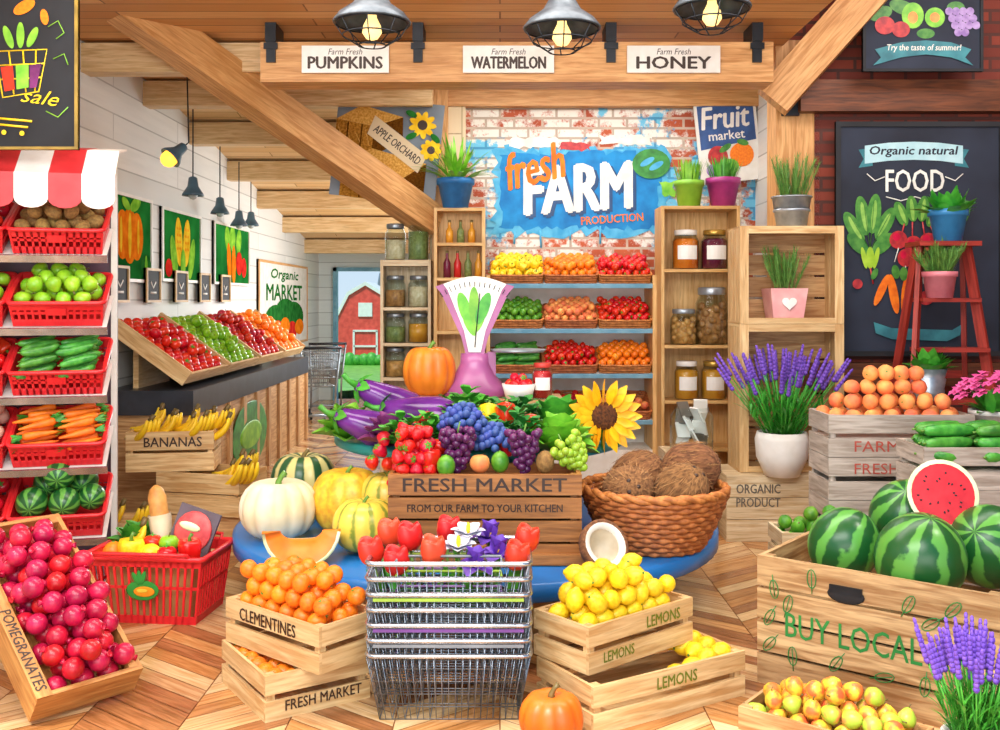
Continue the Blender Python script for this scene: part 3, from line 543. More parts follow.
# shopping carts
cbm=MB(); L,W_,H=.6,.46,.38
for k in range(9):
    t=k/8
    for s in (-1,1): cbm.tube([(-L/2+L*t,s*W_/2,.95),(-L/2*.8+L*.8*t,s*W_/2*.85,.55)],.006,4)
    cbm.tube([(L/2,-W_/2+W_*t,.95),(L/2*.8,(-W_/2+W_*t)*.85,.55)],.006,4); cbm.tube([(-L/2,-W_/2+W_*t,.95),(-L/2*.8,(-W_/2+W_*t)*.85,.55)],.006,4)
for z,f in ((.95,1),(.85,.95),(.75,.9),(.65,.85),(.55,.8)): cbm.tube([(-L/2*f,-W_/2*f,z),(L/2*f,-W_/2*f,z),(L/2*f,W_/2*f,z),(-L/2*f,W_/2*f,z)],.008,5,cl=True)
ch=MB()
for s in (-1,1): ch.tube([(-.36,s*.24,1.02),(-.25,s*.2,.5),(-.2,s*.2,.16),(.3,s*.16,.14)],.014,6)
ch.tube([(-.2,-.2,.18),(-.2,.2,.18)],.01,5); ch.tube([(.28,-.16,.14),(.28,.16,.14)],.01,5)
wh=MB().lathe([(0,-.012),(.05,-.012),(.05,.012),(0,.012)],12,RX(PI/2))
cart=Proto('shopping_cart','shopping cart',None,('wire_basket',cbm.mesh('wire_basket',GREY)),('chassis',ch.mesh('chassis',GREY)),('handle',MB().tube([(-.36,-.25,1.02),(-.36,.25,1.02)],.018,6).mesh('handle',IRON)),*[('wheel',wh.mesh('wheel',IRON),T(x,y,.05)) for x,y in ((-.22,.2),(-.22,-.2),(.28,.15),(.28,-.15))])
cart.put(T(-2.28,12.4,0)@RZ(1.9),'nearer wire shopping cart parked in the far aisle'); cart.put(T(-2.4,13.6,0)@RZ(1.9),'farther wire shopping cart behind the nearer one in the aisle')
# ---------------------------------------------------------------- lamps
BULB=mat('bulb','#ffd88a',em=1.6)
for i,(px,py,Y) in enumerate(((372,24,5.1),(562,30,5.1),(712,10,5.1))):
    p=P(px,py,Y); o=thing('pendant_lamp',('left large wire-caged pendant lamp above the pumpkin sign','middle large wire-caged pendant lamp above the watermelon sign','right large wire-caged pendant lamp above the honey sign')[i],'lamp',T(p))
    part(o,'shade',MB().lathe([(.03,.21),(.06,.2),(.07,.15),(.1,.1),(.17,.05),(.2,.01),(.195,.0),(.16,.045),(.09,.09),(.02,.14)],28),SHADE); part(o,'cord',MB().tube([(0,0,.2),(0,0,3.4-p.z)],.008,6),IRON)
    part(o,'bulb',MB().lathe([(0,-.085),(.03,-.075),(.05,-.045),(.045,-.01),(.025,.03),(.02,.07)],14),BULB); c=MB()
    for k in range(8): a=PI*k/4; c.tube([(.185*cos(a),.185*sin(a),.0),(.15*cos(a),.15*sin(a),-.06),(.07*cos(a),.07*sin(a),-.11)],.004,4)
    for r,z in ((.185,0),(.15,-.06),(.07,-.11)): c.tube([(r*cos(2*PI*k/20),r*sin(2*PI*k/20),z) for k in range(20)],.004,4,cl=True)
    part(o,'cage',c,IRON)
AMB=mat('amber_bulb','#ffb23c',em=2.5); DIM=mat('unlit_bulb','#cfd8d8','#b4c0c2',rough=.2); LAMPC=mat('lamp_blue_grey','#4c6c7e','#3a5564',rough=.35)
for i,(px,py,Y,am) in enumerate(((170,158,7.6,1),(193,196,8.3,0),(220,214,9.6,0),(239,226,10.4,0),(251,226,11.2,0))):
    p=P(px,py,Y); zc=3.3 if Y<8.5 else 3.3-(Y-8.5)*.138; o=thing('aisle_pendant','small blue-grey pendant lamp over the aisle, %s from the front'%('first and glowing amber','second','third','fourth','fifth')[i],'lamp',T(p))
    Q=RY(.7)@RX(-.5) if am else RX(0); part(o,'shade',MB().lathe([(.02,.16),(.035,.15),(.045,.08),(.085,.02),(.09,0),(.08,.0),(.04,.07)],16,Q),LAMPC); part(o,'bulb',MB().blob((0,0,-.01 if am else .01),.065 if am else .04,10,7,M=Q),AMB if am else DIM); part(o,'cord',MB().tube([Q@V((0,0,.15)),Q@V((0,0,.2)),(0.13 if am else 0,0,zc-p.z)],.006,5),IRON)
# ---------------------------------------------------------------- signs on the beam and boards
for t,x0,x1,lb in (('PUMPKINS',302,389,'white sign lettered PUMPKINS on the header beam'),('WATERMELON',463,554,'white sign lettered WATERMELON on the header beam'),('HONEY',627,720,'white sign lettered HONEY on the header beam')):
    B=Board('beam_sign',lb,'sign',x0,46,x1,73,6.49,WHITE); B.tx('Farm Fresh',(x0+x1)/2,52,34,6,INK,shear=.25,bold=0); B.tx(t,(x0+x1)/2,63,74,12,INK,bold=.05)
CH=mat('chalk_white','#f4f4ec','#dcdcd4',rough=.9); RIB=mat('chalk_teal','#3f8f9a','#2d6f7c'); RIBL=mat('ribbon_blue','#bfe3ea','#a4d0da'); CHG=mat('chalk_green','#5a9a3e','#357a2e',scale=20); CHL=mat('chalk_light_green','#9ac85e','#78b048',scale=20); CHR=mat('chalk_red','#cf3a3a','#9e2430',scale=20); CHP=mat('chalk_purple','#b59ad0','#8a6aae',scale=20)
B=Board('food_chalkboard','large navy chalkboard reading Organic natural FOOD on the dark brick wall','sign',835,122,1003,356,7.0,NAVY,BLACK,.035)
B.pg('ribbon_tail',RIB,[(858,150),(872,148),(872,166),(858,168),(863,159)]); B.pg('ribbon_tail',RIB,[(968,150),(954,148),(954,166),(968,168),(963,159)]); B.pg('ribbon_drawing',RIBL,[(864,146),(888,143),(913,142),(938,143),(962,146),(962,164),(938,161),(913,160),(888,161),(864,164)]); B.tx('Organic natural',913,152,88,11,NAVY,shear=.15,bold=.03); B.tx('FOOD',914,181,58,22,CH,bold=.02); B.ln('flourish_drawing',CH,1.2,[(885,197),(900,201),(914,197),(928,201),(944,197)],[(866,174),(874,181),(884,177)],[(944,177),(954,181),(962,174)])
B.el('leaf_drawing',CHG,(853,228,7,18,30),(862,216,7,20,10),(873,214,7,20,-6),(884,224,7,18,-28),(857,244,7,14,45),(882,244,7,14,-45),(900,214,6,13,22),(911,209,6,13,6),(922,209,6,13,-8),(932,216,6,12,-24),(962,214,6,14,-20)); B.el('leaf_light_drawing',CHL,(854,228,2.5,13,30),(863,217,2.5,15,10),(873,215,2.5,15,-6),(883,225,2.5,13,-28),(901,214,2,10,22),(911,210,2,11,6),(922,210,2,11,-8),(931,216,2,9,-24)); B.ln('leaf_vein_drawing',CHG,.7,[(869,250),(863,205)],[(869,250),(873,202)],[(869,250),(849,216)],[(869,250),(890,212)]); B.el('stem_drawing',GGRAPE,(869,258,4,11),(863,258,2.5,11,12),(875,258,2.5,11,-12)); B.ln('root_stem_drawing',CHR,1.6,[(869,268),(872,284)],[(903,224),(900,236)],[(911,222),(911,240)],[(921,222),(924,240)],[(929,226),(933,236)]); B.el('beet_drawing',CHR,(897,240,9,9),(912,246,9,10),(927,242,9,9),(904,258,8,9),(920,260,8,9)); B.el('beet_light_drawing',POM,(895,237,4,4),(910,243,4,4),(925,239,4,4),(902,255,3,4),(918,257,3,4)); B.ln('white_root_drawing',CH,1.2,[(897,248),(893,262)],[(904,266),(903,280)],[(920,268),(922,284)],[(928,250),(934,262)]); B.el('carrot_drawing',CARROT,(892,294,4.5,20,10),(904,296,4.5,20,-4),(880,290,4,17,-24)); B.el('carrot_top_drawing',CHG,(894,272,4,7,10),(902,274,4,7),(873,274,3,6,-24)); B.el('berry_drawing',CHR,(924,298,8,7),(856,284,5,5))
B.pg('low_ribbon_drawing',RIB,[(872,322),(890,328),(950,330),(960,324),(958,335),(945,341),(890,339),(874,333)])
B=Board('fruit_chalkboard','small chalkboard with drawn fruit and a teal banner high on the brick wall','sign',862,-10,982,72,6.85,NAVY,BLACK,.02)
B.el('leaf_drawing',CHG,(880,14,12,7,20),(902,8,14,7,-20),(955,8,9,6),(925,34,9,5)); B.el('pear_drawing',LIME,(912,16,11,13),(934,18,10,10)); B.el('pear_heart_drawing',PEACH,(912,18,5,6),(934,18,5,5)); B.el('plum_drawing',CHR,(884,26,10,9),(900,30,9,8)); B.el('grape_drawing',CHP,*[(948+7*(k%4)+(k//4)*3,12+7*(k//4),4,4) for k in range(14)])
B.pg('banner_drawing',RIB,[(874,50),(900,43),(925,41),(950,43),(970,50),(964,58),(972,66),(950,58),(925,55),(900,58),(872,66),(880,58)]); B.tx('Try the taste of summer!',923,49,74,8,CH,shear=.15,bold=.01)
B=Board('fruit_poster','tall white poster reading Fruit market with drawn fruit on the brick wall','poster',697,101,759,182,8.42,WHITE,None,tilt=R(-6)); B.pg('blue_patch',mat('poster_blue','#3b5f9e','#2b4a80'),[(700,104),(756,104),(756,142),(700,148)]); B.tx('Fruit',727,117,48,22,WHITE,shear=.15,bold=.03); B.tx('market',727,135,36,9,WHITE); B.el('orange_drawing',ORANGE,(740,156,12,12)); B.el('apple_drawing',CHR,(716,156,10,11)); B.el('pear_drawing',LIME,(727,167,9,8)); B.el('plum_drawing',CHP,(709,169,6,6)); B.el('leaf_drawing',CHG,(724,148,7,3,30),(742,144,6,3,-20))
# mural
SKY=mat('mural_blue','#1f8fd2','#1470b4',rough=.8,scale=6); SKYL=mat('mural_cyan','#62bce2','#3a9cd0',rough=.8,scale=9); MO=mat('mural_orange','#f28a24','#e06a18',rough=.8,scale=9)
B=Board('farm_mural','blue painted mural sign reading fresh FARM on the brick wall','mural',490,135,672,240,8.497,SKYL,None,th=.003)
bpy.data.objects.remove(B.o.children[0])
def ragged(x0,y0,x1,y1,j,n=14):
    o=[]
    for (ax,ay),(bx,by),m in (((x0,y0),(x1,y0),n),((x1,y0),(x1,y1),n//2),((x1,y1),(x0,y1),n),((x0,y1),(x0,y0),n//2)):
        for k in range(m): t=k/m; o.append((ax+(bx-ax)*t+rnd(-j,j),ay+(by-ay)*t+rnd(-j,j)))
    return o
B.pg('splash',SKYL,ragged(494,148,668,234,5,26)); B.pg('blue_field',SKY,ragged(500,153,660,228,3,30)); B.pg('white_splash',CH,ragged(508,138,560,147,2,10)); B.pg('white_splash',CH,ragged(600,136,650,144,2,10)); B.pg('red_splash',CHR,ragged(560,143,590,150,2,8)); B.pg('lime_splash',LIME,ragged(660,182,674,196,2,6))
B.tx('FARM',581,191,108,46,mat('mural_shadow','#0f4478'),rot=4,shear=.1,bold=.06); B.tx('FARM',578,188,108,46,CH,rot=4,shear=.1,bold=.05); B.tx('fresh',534,166,60,36,MO,rot=14,shear=.35,bold=.03); B.tx('PRODUCTION',612,219,62,8,MO,rot=4); B.el('green_emblem',DKGREEN,(651,164,19,15)); B.el('emblem_leaf',SKYL,(647,162,8,3,30),(656,166,8,3,30)); B.ln('paint_drip',SKYL,2,[(540,230),(541,248)],[(600,226),(600,244)],[(515,232),(514,244)],[(570,230),(570,240)])
# hay banner
B=Board('orchard_banner','hanging picture of hay bales with an Apple Orchard sign and sunflowers','banner',334,100,440,200,8.2,mat('banner_grey','#75808c','#5d6874',scale=3),None,M=T(P(387,150,8.2))@RY(R(6)))
HAY=flat('hay','#c48a38','#8a5a20',60); HAYL=flat('hay_light','#e2b25e','#bd8438',60); HAYD=flat('hay_dark','#6e4416','#523010',60)
B.pg('hay_front_picture',HAY,[(334,124),(372,128),(372,158),(334,150)],[(344,166),(404,178),(402,202),(344,200)]); B.pg('hay_side_picture',HAYD,[(372,128),(400,116),(402,140),(372,158)],[(404,178),(428,160),(428,196),(402,202)]); B.pg('hay_top_picture',HAYL,[(334,124),(358,108),(400,116),(372,128)],[(344,166),(372,150),(428,160),(404,178)])
B.ln('straw_picture',HAYL,1,*[[(336+9*k,130+3*(k%3)),(342+9*k,146+2*(k%2))] for k in range(4)],*[[(348+9*k,172+2*(k%3)),(353+9*k,192)] for k in range(6)]); B.ln('twine_picture',HAYD,1.4,[(346,126),(346,152)],[(360,127),(360,156)],[(364,170),(364,200)],[(386,174),(385,201)])
B.pg('sign_picture',W_PALE,[(372,117),(428,152),(420,170),(366,136)]); B.tx('APPLE ORCHARD',397,144,56,8,INK,rot=-32)
B.el('petal_picture',PY,*[(420+8*cos(k*.7),122+8*sin(k*.7),6,3,-math.degrees(k*.7)) for k in range(9)],*[(431+6*cos(k*.7),146+6*sin(k*.7),5,3,-math.degrees(k*.7)) for k in range(9)]); B.el('centre_picture',INK,(420,122,5,5),(431,146,4,4)); B.el('leaf_picture',PD,(410,134,6,3,30),(434,134,6,3,-40),(408,112,6,3,-20))
# ---------------------------------------------------------------- shelving at the back
def openshelf(name,label,x0,x1,y0,y1,zs,top,mt=W_SHELF,back=True):
    o=thing(name,label,'shelf',T((x0+x1)/2,(y0+y1)/2,0)); w=x1-x0; d=y1-y0
    for s in (-1,1): part(o,'side_board',boxes(((s*(w/2-.012),0,top/2),(.024,d,top))),mt)
    for z in zs: part(o,'shelf',boxes(((0,0,z-.012),(w-.05,d,.024))),mt)
    part(o,'top_board',boxes(((0,0,top-.012),(w-.05,d,.024))),mt)
    if back: part(o,'back_panel',boxes(((0,d/2-.006,top/2),(w-.05,.012,top))),mt)
    return o
def jar(name,label,p,r,h,cm,lidm,tagm=None,fillh=.8,cat='jar',beans=None):
    o=thing(name,label,cat,T(p)); part(o,'glass_body',MB().lathe([(0,0),(r*.92,0),(r,.02*h),(r,.72*h),(r*.8,.84*h),(r*.8,.9*h)],18),GLASS)
    if beans==2:
        for k in range(14): a=k*2.4; part(o,'packet',MB().box((0,0,0),(r*.62,.012,r*.75),T(r*.42*cos(a),r*.42*sin(a),h*(.2+.055*k))@RZ(a)@RX(.5)),cm if k%3 else INKB)
        return o
    if beans:
        b=MB()
        for x,y,z in [(r*.7*cos(k*2.4),r*.7*sin(k*2.4),r*.25+k*h*.62/26) for k in range(27)]: b.blob((x,y,z),r*.27,7,5)
        b.lathe([(0,.01),(r*.78,.01),(r*.78,fillh*h*.8),(0,fillh*h*.85)],12); part(o,'contents',b,cm)
    else: part(o,'contents',MB().lathe([(0,.008),(r*.9,.008),(r*.94,.03*h),(r*.94,min(fillh,.72)*h),(r*.75,fillh*h),(0,fillh*h)],16),cm)
    part(o,'lid',MB().lathe([(r*.84,.87*h),(r*.86,.88*h),(r*.86,.98*h),(r*.8,h),(0,h)],18),lidm)
    if tagm:
        b=MB(); pts=[(r*1.01*cos(R(a)),r*1.01*sin(R(a))) for a in range(-135,-44,15)]
        for (a,c),(d,e) in zip(pts,pts[1:]): b.add([(a,c,.25*h),(d,e,.25*h),(d,e,.6*h),(a,c,.6*h)],[(0,1,2,3)])
        part(o,'label',b,tagm)
    return o
INKB=mat('grey_ink','#6a6258'); JAMO=mat('orange_jam','#f08a24','#d8651a',rough=.25); JAMP=mat('plum_jam','#7a2340','#561630',rough=.25); COOK=mat('cookie_brown','#e0a860','#b07a3c',scale=30); NUT=mat('walnut_brown','#c08a50','#8e5e30',scale=40); HON=mat('honey_amber','#e8a83c','#cf8420',rough=.2); CRM=mat('cream_grain','#e6d9b8','#cbb98c',scale=40); HERB=mat('herb_green','#8a9a5a','#66763c',scale=40); REDJ=mat('red_jam','#d62a2a','#b31a1e',rough=.25); LIDR=mat('red_lid','#c93a30'); LIDB=mat('brass_lid','#c9a24a','#a8833a',rough=.3,metal=.6)
openshelf('jar_shelf','tall light wood shelf of jam, cookie and honey jars right of the mural',1.25,1.86,7.75,8.08,(.45,.82,1.25,1.84),2.33)
for nm,lb,px,z,r,h,cm,ld,tg,be in (('jam_jar','orange marmalade jar with white label on the top shelf of the jar shelf',686,1.84,.105,.31,JAMO,WHITE,WHITE,0),('jam_jar','dark plum jam jar with white label on the top shelf of the jar shelf',715,1.84,.105,.31,JAMP,LIDB,WHITE,0),('cookie_jar','shorter glass jar of round cookies on the middle shelf',684,1.25,.105,.28,COOK,STEEL,None,1),('nut_jar','tall glass jar of walnuts on the middle shelf',712,1.25,.125,.45,NUT,STEEL,None,1),('honey_jar','left amber honey jar on the lower jar shelf',687,.82,.095,.3,HON,WHITE,WHITE,0),('honey_jar','right amber honey jar on the lower jar shelf',714,.82,.095,.3,HON,LIDB,WHITE,0)):
    jar(nm,lb,((px-500)*.00786,7.88,z),r,h,cm,ld,tg,.78,beans=be)
crate('pale crate standing behind the coconut basket under the packet jar',T(1.3,6.98,0),.34,.3,.56,W_PALE,3,fl=.55); jar('packet_jar','open glass jar of white paper packets behind the coconut basket',(1.33,6.95,.56),.15,.33,WHITE,STEEL,None,.8,beans=2)
def tuft(n,L,W,sp=.5,droop=.4,m=0,z=0,r=.03,seg=4,ys=1):
    b=MB()
    for i in range(n):
        a=i*2.4+rnd(-.2,.2); e=rnd(.15,1)*sp; q=rnd(0,1)*r; dy=sin(a)*sin(e); b.leaf((q*cos(a),q*sin(a),z),(cos(a)*sin(e),dy*(ys if dy>0 else 1),cos(e)),L*rnd(.7,1.05),W,droop*sin(e),seg=seg)
    return b
def needles(n,L,z=0,sp=.5,r=.03,nl=.03):
    b=MB()
    for i in range(n):
        a=i*2.4; e=rnd(.05,1)*sp; d=V((cos(a)*sin(e),sin(a)*sin(e),cos(e))); p0=V((r*cos(a)*rnd(0,1),r*sin(a)*rnd(0,1),z)); l=L*rnd(.65,1.05); b.tube([p0,p0+d*l],.003,4)
        for k in range(15):
            p=p0+d*l*(.1+.9*k/15)
            for c in range(4): q=k*1.3+c*1.6; b.leaf(p,(cos(q)+d.x,sin(q)+d.y,.7+d.z),nl,nl*.34,.1,seg=1)
    return b
def lav(n,L,z,sp,r,s=1):
    st=MB(); sp_=MB(); Ms=[]
    for k in range(7): sp_.blob((0,0,.02*k*s),(.013*s*(1-.07*k),.013*s*(1-.07*k),.015*s),6,4)
    for i in range(n):
        a=i*2.4+rnd(-.3,.3); e=math.sqrt((i+.5)/n)*sp; d=V((cos(a)*sin(e),sin(a)*sin(e)*(.5 if sin(a)>0 else 1),cos(e))).normalized(); p0=V((r*cos(a)*(i/n),r*sin(a)*(i/n),z)); l=L*rnd(.82,1.05); p1=p0+d*l; st.tube([p0,p0+d*l*.5+V((0,0,.02)),p1],.0035*s,4)
        Ms.append(T(p1)@d.to_track_quat('Z','Y').to_matrix().to_4x4())
        for k in range(6): q=rnd(0,6.28); st.leaf(p0+d*l*rnd(.05,.65),(cos(q)+d.x,sin(q)*.6+d.y,1.2),.11*s,.013*s,.2,seg=2)
    return st,(sp_.mesh('flower_spike',LAV),Ms)
def potted(name,label,p,pr,pm,fol,fm,cat='potted plant',extra=None,sm=SOIL,spikes=None):
    o=thing(name,label,cat,T(p)); part(o,'pot',MB().lathe(pr,22),pm); rt,zt=max(pr,key=lambda q:q[1]); part(o,'soil',MB().lathe([(rt*.9,zt*.86),(0,zt*.9)],16),sm); part(o,'foliage',fol,fm)
    if extra: part(o,extra[0],extra[1],extra[2])
    if spikes:
        for q in spikes[1]: part(o,'flower_spike',spikes[0],None,q)
    return o
def pot(r0,r1,h): return [(0,0),(r0,0),(r1,h*.8),(r1*1.1,h*.8),(r1*1.1,h),(r1*.95,h),(r1*.9,h*.85)]
potted('potted_grass','green pot of upright grass on top of the jar shelf',((689-500)*.0079,7.9,2.33),pot(.085,.11,.21),mat('lime_pot','#8cc63e','#74ad2e'),tuft(90,.22,.016,.35,.2,z=.17,r=.09),LIME)
potted('potted_grass','purple pot of grass on top of the jar shelf',((723-500)*.0079,7.9,2.33),pot(.09,.125,.23),mat('magenta_pot','#b83a8a','#962c74'),tuft(90,.22,.017,.4,.25,z=.19,r=.1),GREEN)
# rack
o=thing('produce_rack','white produce rack of tilted shelves against the mural wall','shelving',T(.57,8.0,0))
for s in (-1,1): part(o,'side_panel',boxes(((s*.665,.24,.9),(.03,.5,1.8))),W_SHELF)
part(o,'back_panel',boxes(((0,.47,.85),(1.3,.02,1.7))),WHITE); part(o,'base',boxes(((0,.24,.2),(1.3,.48,.4))),WHITE)
ZR=(1.72,1.36,1.0,.63); RAIL=mat('blue_rail','#8fc3dc','#6faccb')
for z in ZR: Q=T(0,0,z)@RX(R(20)); part(o,'shelf',MB().box((0,.22,-.01),(1.3,.44,.016),Q),WHITE); part(o,'price_rail',MB().box((0,-.008,-.005),(1.3,.012,.034),Q),RAIL)
wt=MB()
for k in range(4):
    f=.99+.01*k; z=.012+.02*k; n=44; pts=[]
    for j in range(n):
        a=2*PI*j/n; c,s=cos(a),sin(a); e=.18; w=.004*(-1)**(j+k); pts.append((f*(.207*abs(c)**e*(1 if c>0 else -1))+w*.4*c,f*(.19*abs(s)**e*(1 if s>0 else -1))+w*s,z))
    wt.tube(pts,.01,5,cl=True)
wt.box((0,0,.008),(.4,.36,.012)); tray=Proto('wicker_tray','tray',None,('weave',wt.mesh('weave',WICK)))
RC=(((ypep,'yellow peppers'),(orange,'oranges'),(tomato,'tomatoes')),((lime,'limes'),(peach,'peaches'),(tomato,'tomatoes')),((cuke,'cucumbers'),(tomato,'tomatoes'),(orange,'oranges')),((gapple,'green apples'),(apple,'red apples'),(peach,'peaches')))
for i,z in enumerate(ZR):
    for j,(pr,nm) in enumerate(RC[i]):
        M=T(.57+(-.435,0,.435)[j],8.0,z)@RX(R(20))@T(0,.21,.001); pos=('left','middle','right')[j]; rw=('top','second','third','lowest')[i]
        tray.put(M,'wicker tray of %s, %s tray on the %s shelf of the produce rack'%(nm,pos,rw)); lb='%s in the %s tray on the %s shelf of the produce rack'%(nm.rstrip('s') if nm not in('peaches','tomatoes') else nm[:-2],pos,rw); gp='%s in the %s rack tray on the %s shelf'%(nm,pos,rw)
        if pr is cuke: layx(pr,M,(-.09,.09),.17,.026,3,.03,lb,gp,.75,.3)
        elif i<3: fill(pr,M,.215,.185,.032,64,.045,lb,gp,'any',.25)
        else: fill(pr,M,.2,.18,.035,16,.04,lb,gp,'any',.5)
# left jar shelf, small shelf
openshelf('glass_jar_shelf','narrow pale shelf of glass storage jars left of the produce rack',-.97,-.56,8.1,8.34,(.6,.97,1.25,1.54,1.9),1.925,W_PALE)
for k,z in enumerate((1.925,1.54,1.25,.97)):
    for j,x in enumerate((-.86,-.67)):
        h=(.3,.26,.24,.24)[k]+(.06 if k==0 and j else 0); cm=(CRM,HERB,NUT,CRM,HERB,HON,COOK,HERB)[k*2+j]
        jar('storage_jar','%s glass storage jar on the %s board of the narrow pale shelf'%(('left','right')[j],('top','upper middle','lower middle','lowest')[k]),(x,8.22,z),.085,h,cm,GREY,None,.55+.1*j)
openshelf('bottle_shelf','tall open wooden shelf of small bottles beside the mural',-.53,-.12,8.02,8.26,(.9,1.35,1.78,2.06),2.34,W_SHELF)
for k in range(4):
    b=thing('oil_bottle','small dark bottle on the wooden bottle shelf','bottle',T(-.43+.085*k,8.12,1.78),'bottles on the wooden shelf'); part(b,'glass',MB().lathe([(0,0),(.03,0),(.03,.12),(.012,.16),(.012,.2)],12),(JAMP,REDJ,HERB,HON)[k]); part(b,'cork',MB().lathe([(.012,.2),(.012,.22),(0,.22)],8),STEM)
for k in range(3):
    b=thing('oil_bottle','small amber bottle on the upper board of the bottle shelf','bottle',T(-.41+.09*k,8.12,2.06),'bottles on the upper board'); part(b,'glass',MB().lathe([(0,0),(.03,0),(.03,.1),(.012,.13),(.012,.17)],12),(HON,HERB,HON)[k]); part(b,'cork',MB().lathe([(.012,.17),(.012,.19),(0,.19)],8),STEM)
potted('potted_spider_plant','blue pot of arching spiky leaves on top of the bottle shelf',(-.36,8.1,2.34),pot(.1,.14,.24),mat('blue_pot','#2f7fc4','#2468a6'),tuft(64,.46,.035,1.0,.5,z=.2,r=.06,ys=.3),LIME)
# ---------------------------------------------------------------- right: crate shelf and plants
o=thing('storage_box','wooden box lettered ORGANIC PRODUCT under the stacked crate shelf','box',T(1.9,6.85,0)); b=MB()
for k in range(3): b.box((0,0,.073+.147*k),(.8,.46,.143))
part(o,'planks',b,W_PALE); part(o,'lettering',txt('ORGANIC',.29,.06,bold=.02,mt=INKB),None,T(-.19,-.233,.35)); part(o,'lettering',txt('PRODUCT',.29,.06,bold=.02,mt=INKB),None,T(-.19,-.233,.26))
def opencrate(label,z0,z1):
    o=thing('open_crate',label,'crate',T(1.96,6.9,z0)); H=z1-z0-.002; w,d,t=.7,.34,.018
    for nm,cx,cz,dx,dz in (('bottom_board',0,t/2,w,t),('top_board',0,H-t/2,w,t)): part(o,nm,boxes(((cx,0,cz),(dx,d,dz))),W_CR)
    for s in (-1,1):
        b=MB()
        for k in range(3): b.box((s*(w/2-t/2),-d/2+d*(k+.5)/3,H/2),(t,d/3-.012,H-2*t))
        part(o,'side_panel',b,W_CR)
        part(o,'front_cleat',boxes(((s*(w/2-.03),-d/2-.008,H/2),(.06,.016,H))),W_CR)
    b=MB()
    for k in range(4): b.box((0,d/2-.006,t+(H-2*t)*(k+.5)/4),(w-2*t,.012,(H-2*t)/4-.015))
    part(o,'back_panel',b,W_OLD)
    for z,hh in ((.02,.04),(H-.025,.05)): part(o,'front_rail',boxes(((0,-d/2-.008,z),(w-.12,.016,hh))),W_CR)
    return o
opencrate('lower open crate on its side with a lavender pot in front',.442,1.44); opencrate('upper open crate on its side holding a pink heart pot',1.44,2.1)
RO=SAGE
potted('potted_rosemary','galvanised bucket of rosemary on top of the stacked crates',(2.0,6.86,2.1),[(0,0),(.1,0),(.13,.2),(.14,.2),(.135,.21),(.125,.19)],STEEL,needles(34,.32,.16,.55,.09,.05),RO,extra=('bucket_band',MB().lathe([(.118,.1),(.124,.105),(.126,.115),(.122,.12)],20),STEEL))
o=thing('potted_rosemary','square pink pot with a white heart holding rosemary in the upper crate','potted plant',T(1.95,6.86,1.459)); part(o,'pot',MB().slab([(-.1,-.1,0),(.1,-.1,0),(.1,.1,0),(-.1,.1,0)],(0,0,.22)).warp(lambda p:V((p.x*(1+p.z*1.2),p.y*(1+p.z*1.2),p.z))),mat('pink_pot','#f2b8b4','#e29c9c')); part(o,'foliage',needles(34,.3,.2,.5,.08,.05),RO); part(o,'heart',MB().slab([V((.05*sin(t)**3,-.128,.12+.003*(13*cos(t)-5*cos(2*t)-2*cos(3*t)-cos(4*t)))) for t in [2*PI*k/24 for k in range(24)]],(0,.01,0)),WHITE)
st,fl=lav(64,.47,.24,.66,.1,1.25); potted('potted_lavender','white round pot of tall lavender in front of the lower crate',(1.86,6.6,.442),[(0,0),(.11,0),(.165,.12),(.175,.24),(.16,.29),(.15,.29),(.15,.25)],WHITE,st,GREEN,spikes=fl)
# ---------------------------------------------------------------- crates at right
def stackc(lb,x,y,zs,L,W,H,mt,txts=None,rot=0):
    M=None
    for i,z in enumerate(zs): M=T(x,y,z)@RZ(rot); crate(lb[i],M,L,W,H,mt,2,.03,fl=H*.45 if i==len(zs)-1 else .03,text=txts[i] if txts else (),bold=0)
    return M
M=stackc(('lowest grey crate of the peach stack behind the BUY LOCAL crate','lower middle grey crate of the peach stack','upper middle grey crate lettered FRESH under the peaches','weathered grey crate lettered FARM full of peaches'),2.25,5.78,(0,.24,.48,.72),.82,.36,.236,W_GREY,((),(),(('FRESH',-.14,.175,.25,.06,'f',INKR),),(('FARM',-.14,.06,.25,.06,'f',INKR),)))
fill(peach,M,.4,.17,.05,42,.165,'fuzzy orange peach in the weathered grey crate','peaches in the grey crate','any',1.3)
M=stackc(('lower pale crate under the avocados','pale crate of avocados left of the peach crates'),1.7,5.42,(0,.185),.42,.28,.183,W_PALE); fill(avo,M,.2,.13,.045,22,.08,'dark green avocado in the pale crate','avocados in the pale crate')
M=stackc(('lowest grey crate of the cucumber stack','middle grey crate of the cucumber stack','upper middle grey crate of the cucumber stack','weathered grey crate of cucumbers at the right edge'),2.5,5.2,(0,.215,.43,.645),.74,.36,.213,W_GREY); layx(cuke,M,(-.2,.06,.26),.17,.034,3,.13,'dark green cucumber in the grey crate at the right edge','cucumbers in the grey crate',1.2,.25)
crate('tall grey crate standing under the pink flowers',T(2.86,5.8,0),.36,.36,.84,W_GREY,5,fl=.83)
fl=MB()
PET=mat('pink_petal','#ef6fb0','#d9458f',scale=20)
for i in range(26):
    a=i*2.4; e=1.1*math.sqrt((i+.5)/26); c=V((.24*sin(e)*cos(a),.24*sin(e)*sin(a)*.8,.12+.22*cos(e)))
    for k in range(5): q=2*PI*k/5; fl.leaf(c,(cos(q)-.2,sin(q)-.7,.5*cos(q)),.055,.05,.2,seg=2)
potted('potted_petunia','pink flowering pot plant at the right edge behind the cucumbers',(2.82,5.72,.842),pot(.09,.12,.13),WHITE,tuft(40,.2,.06,1.1,.4,z=.1,r=.05),GREEN,extra=('blossoms',fl,PET))
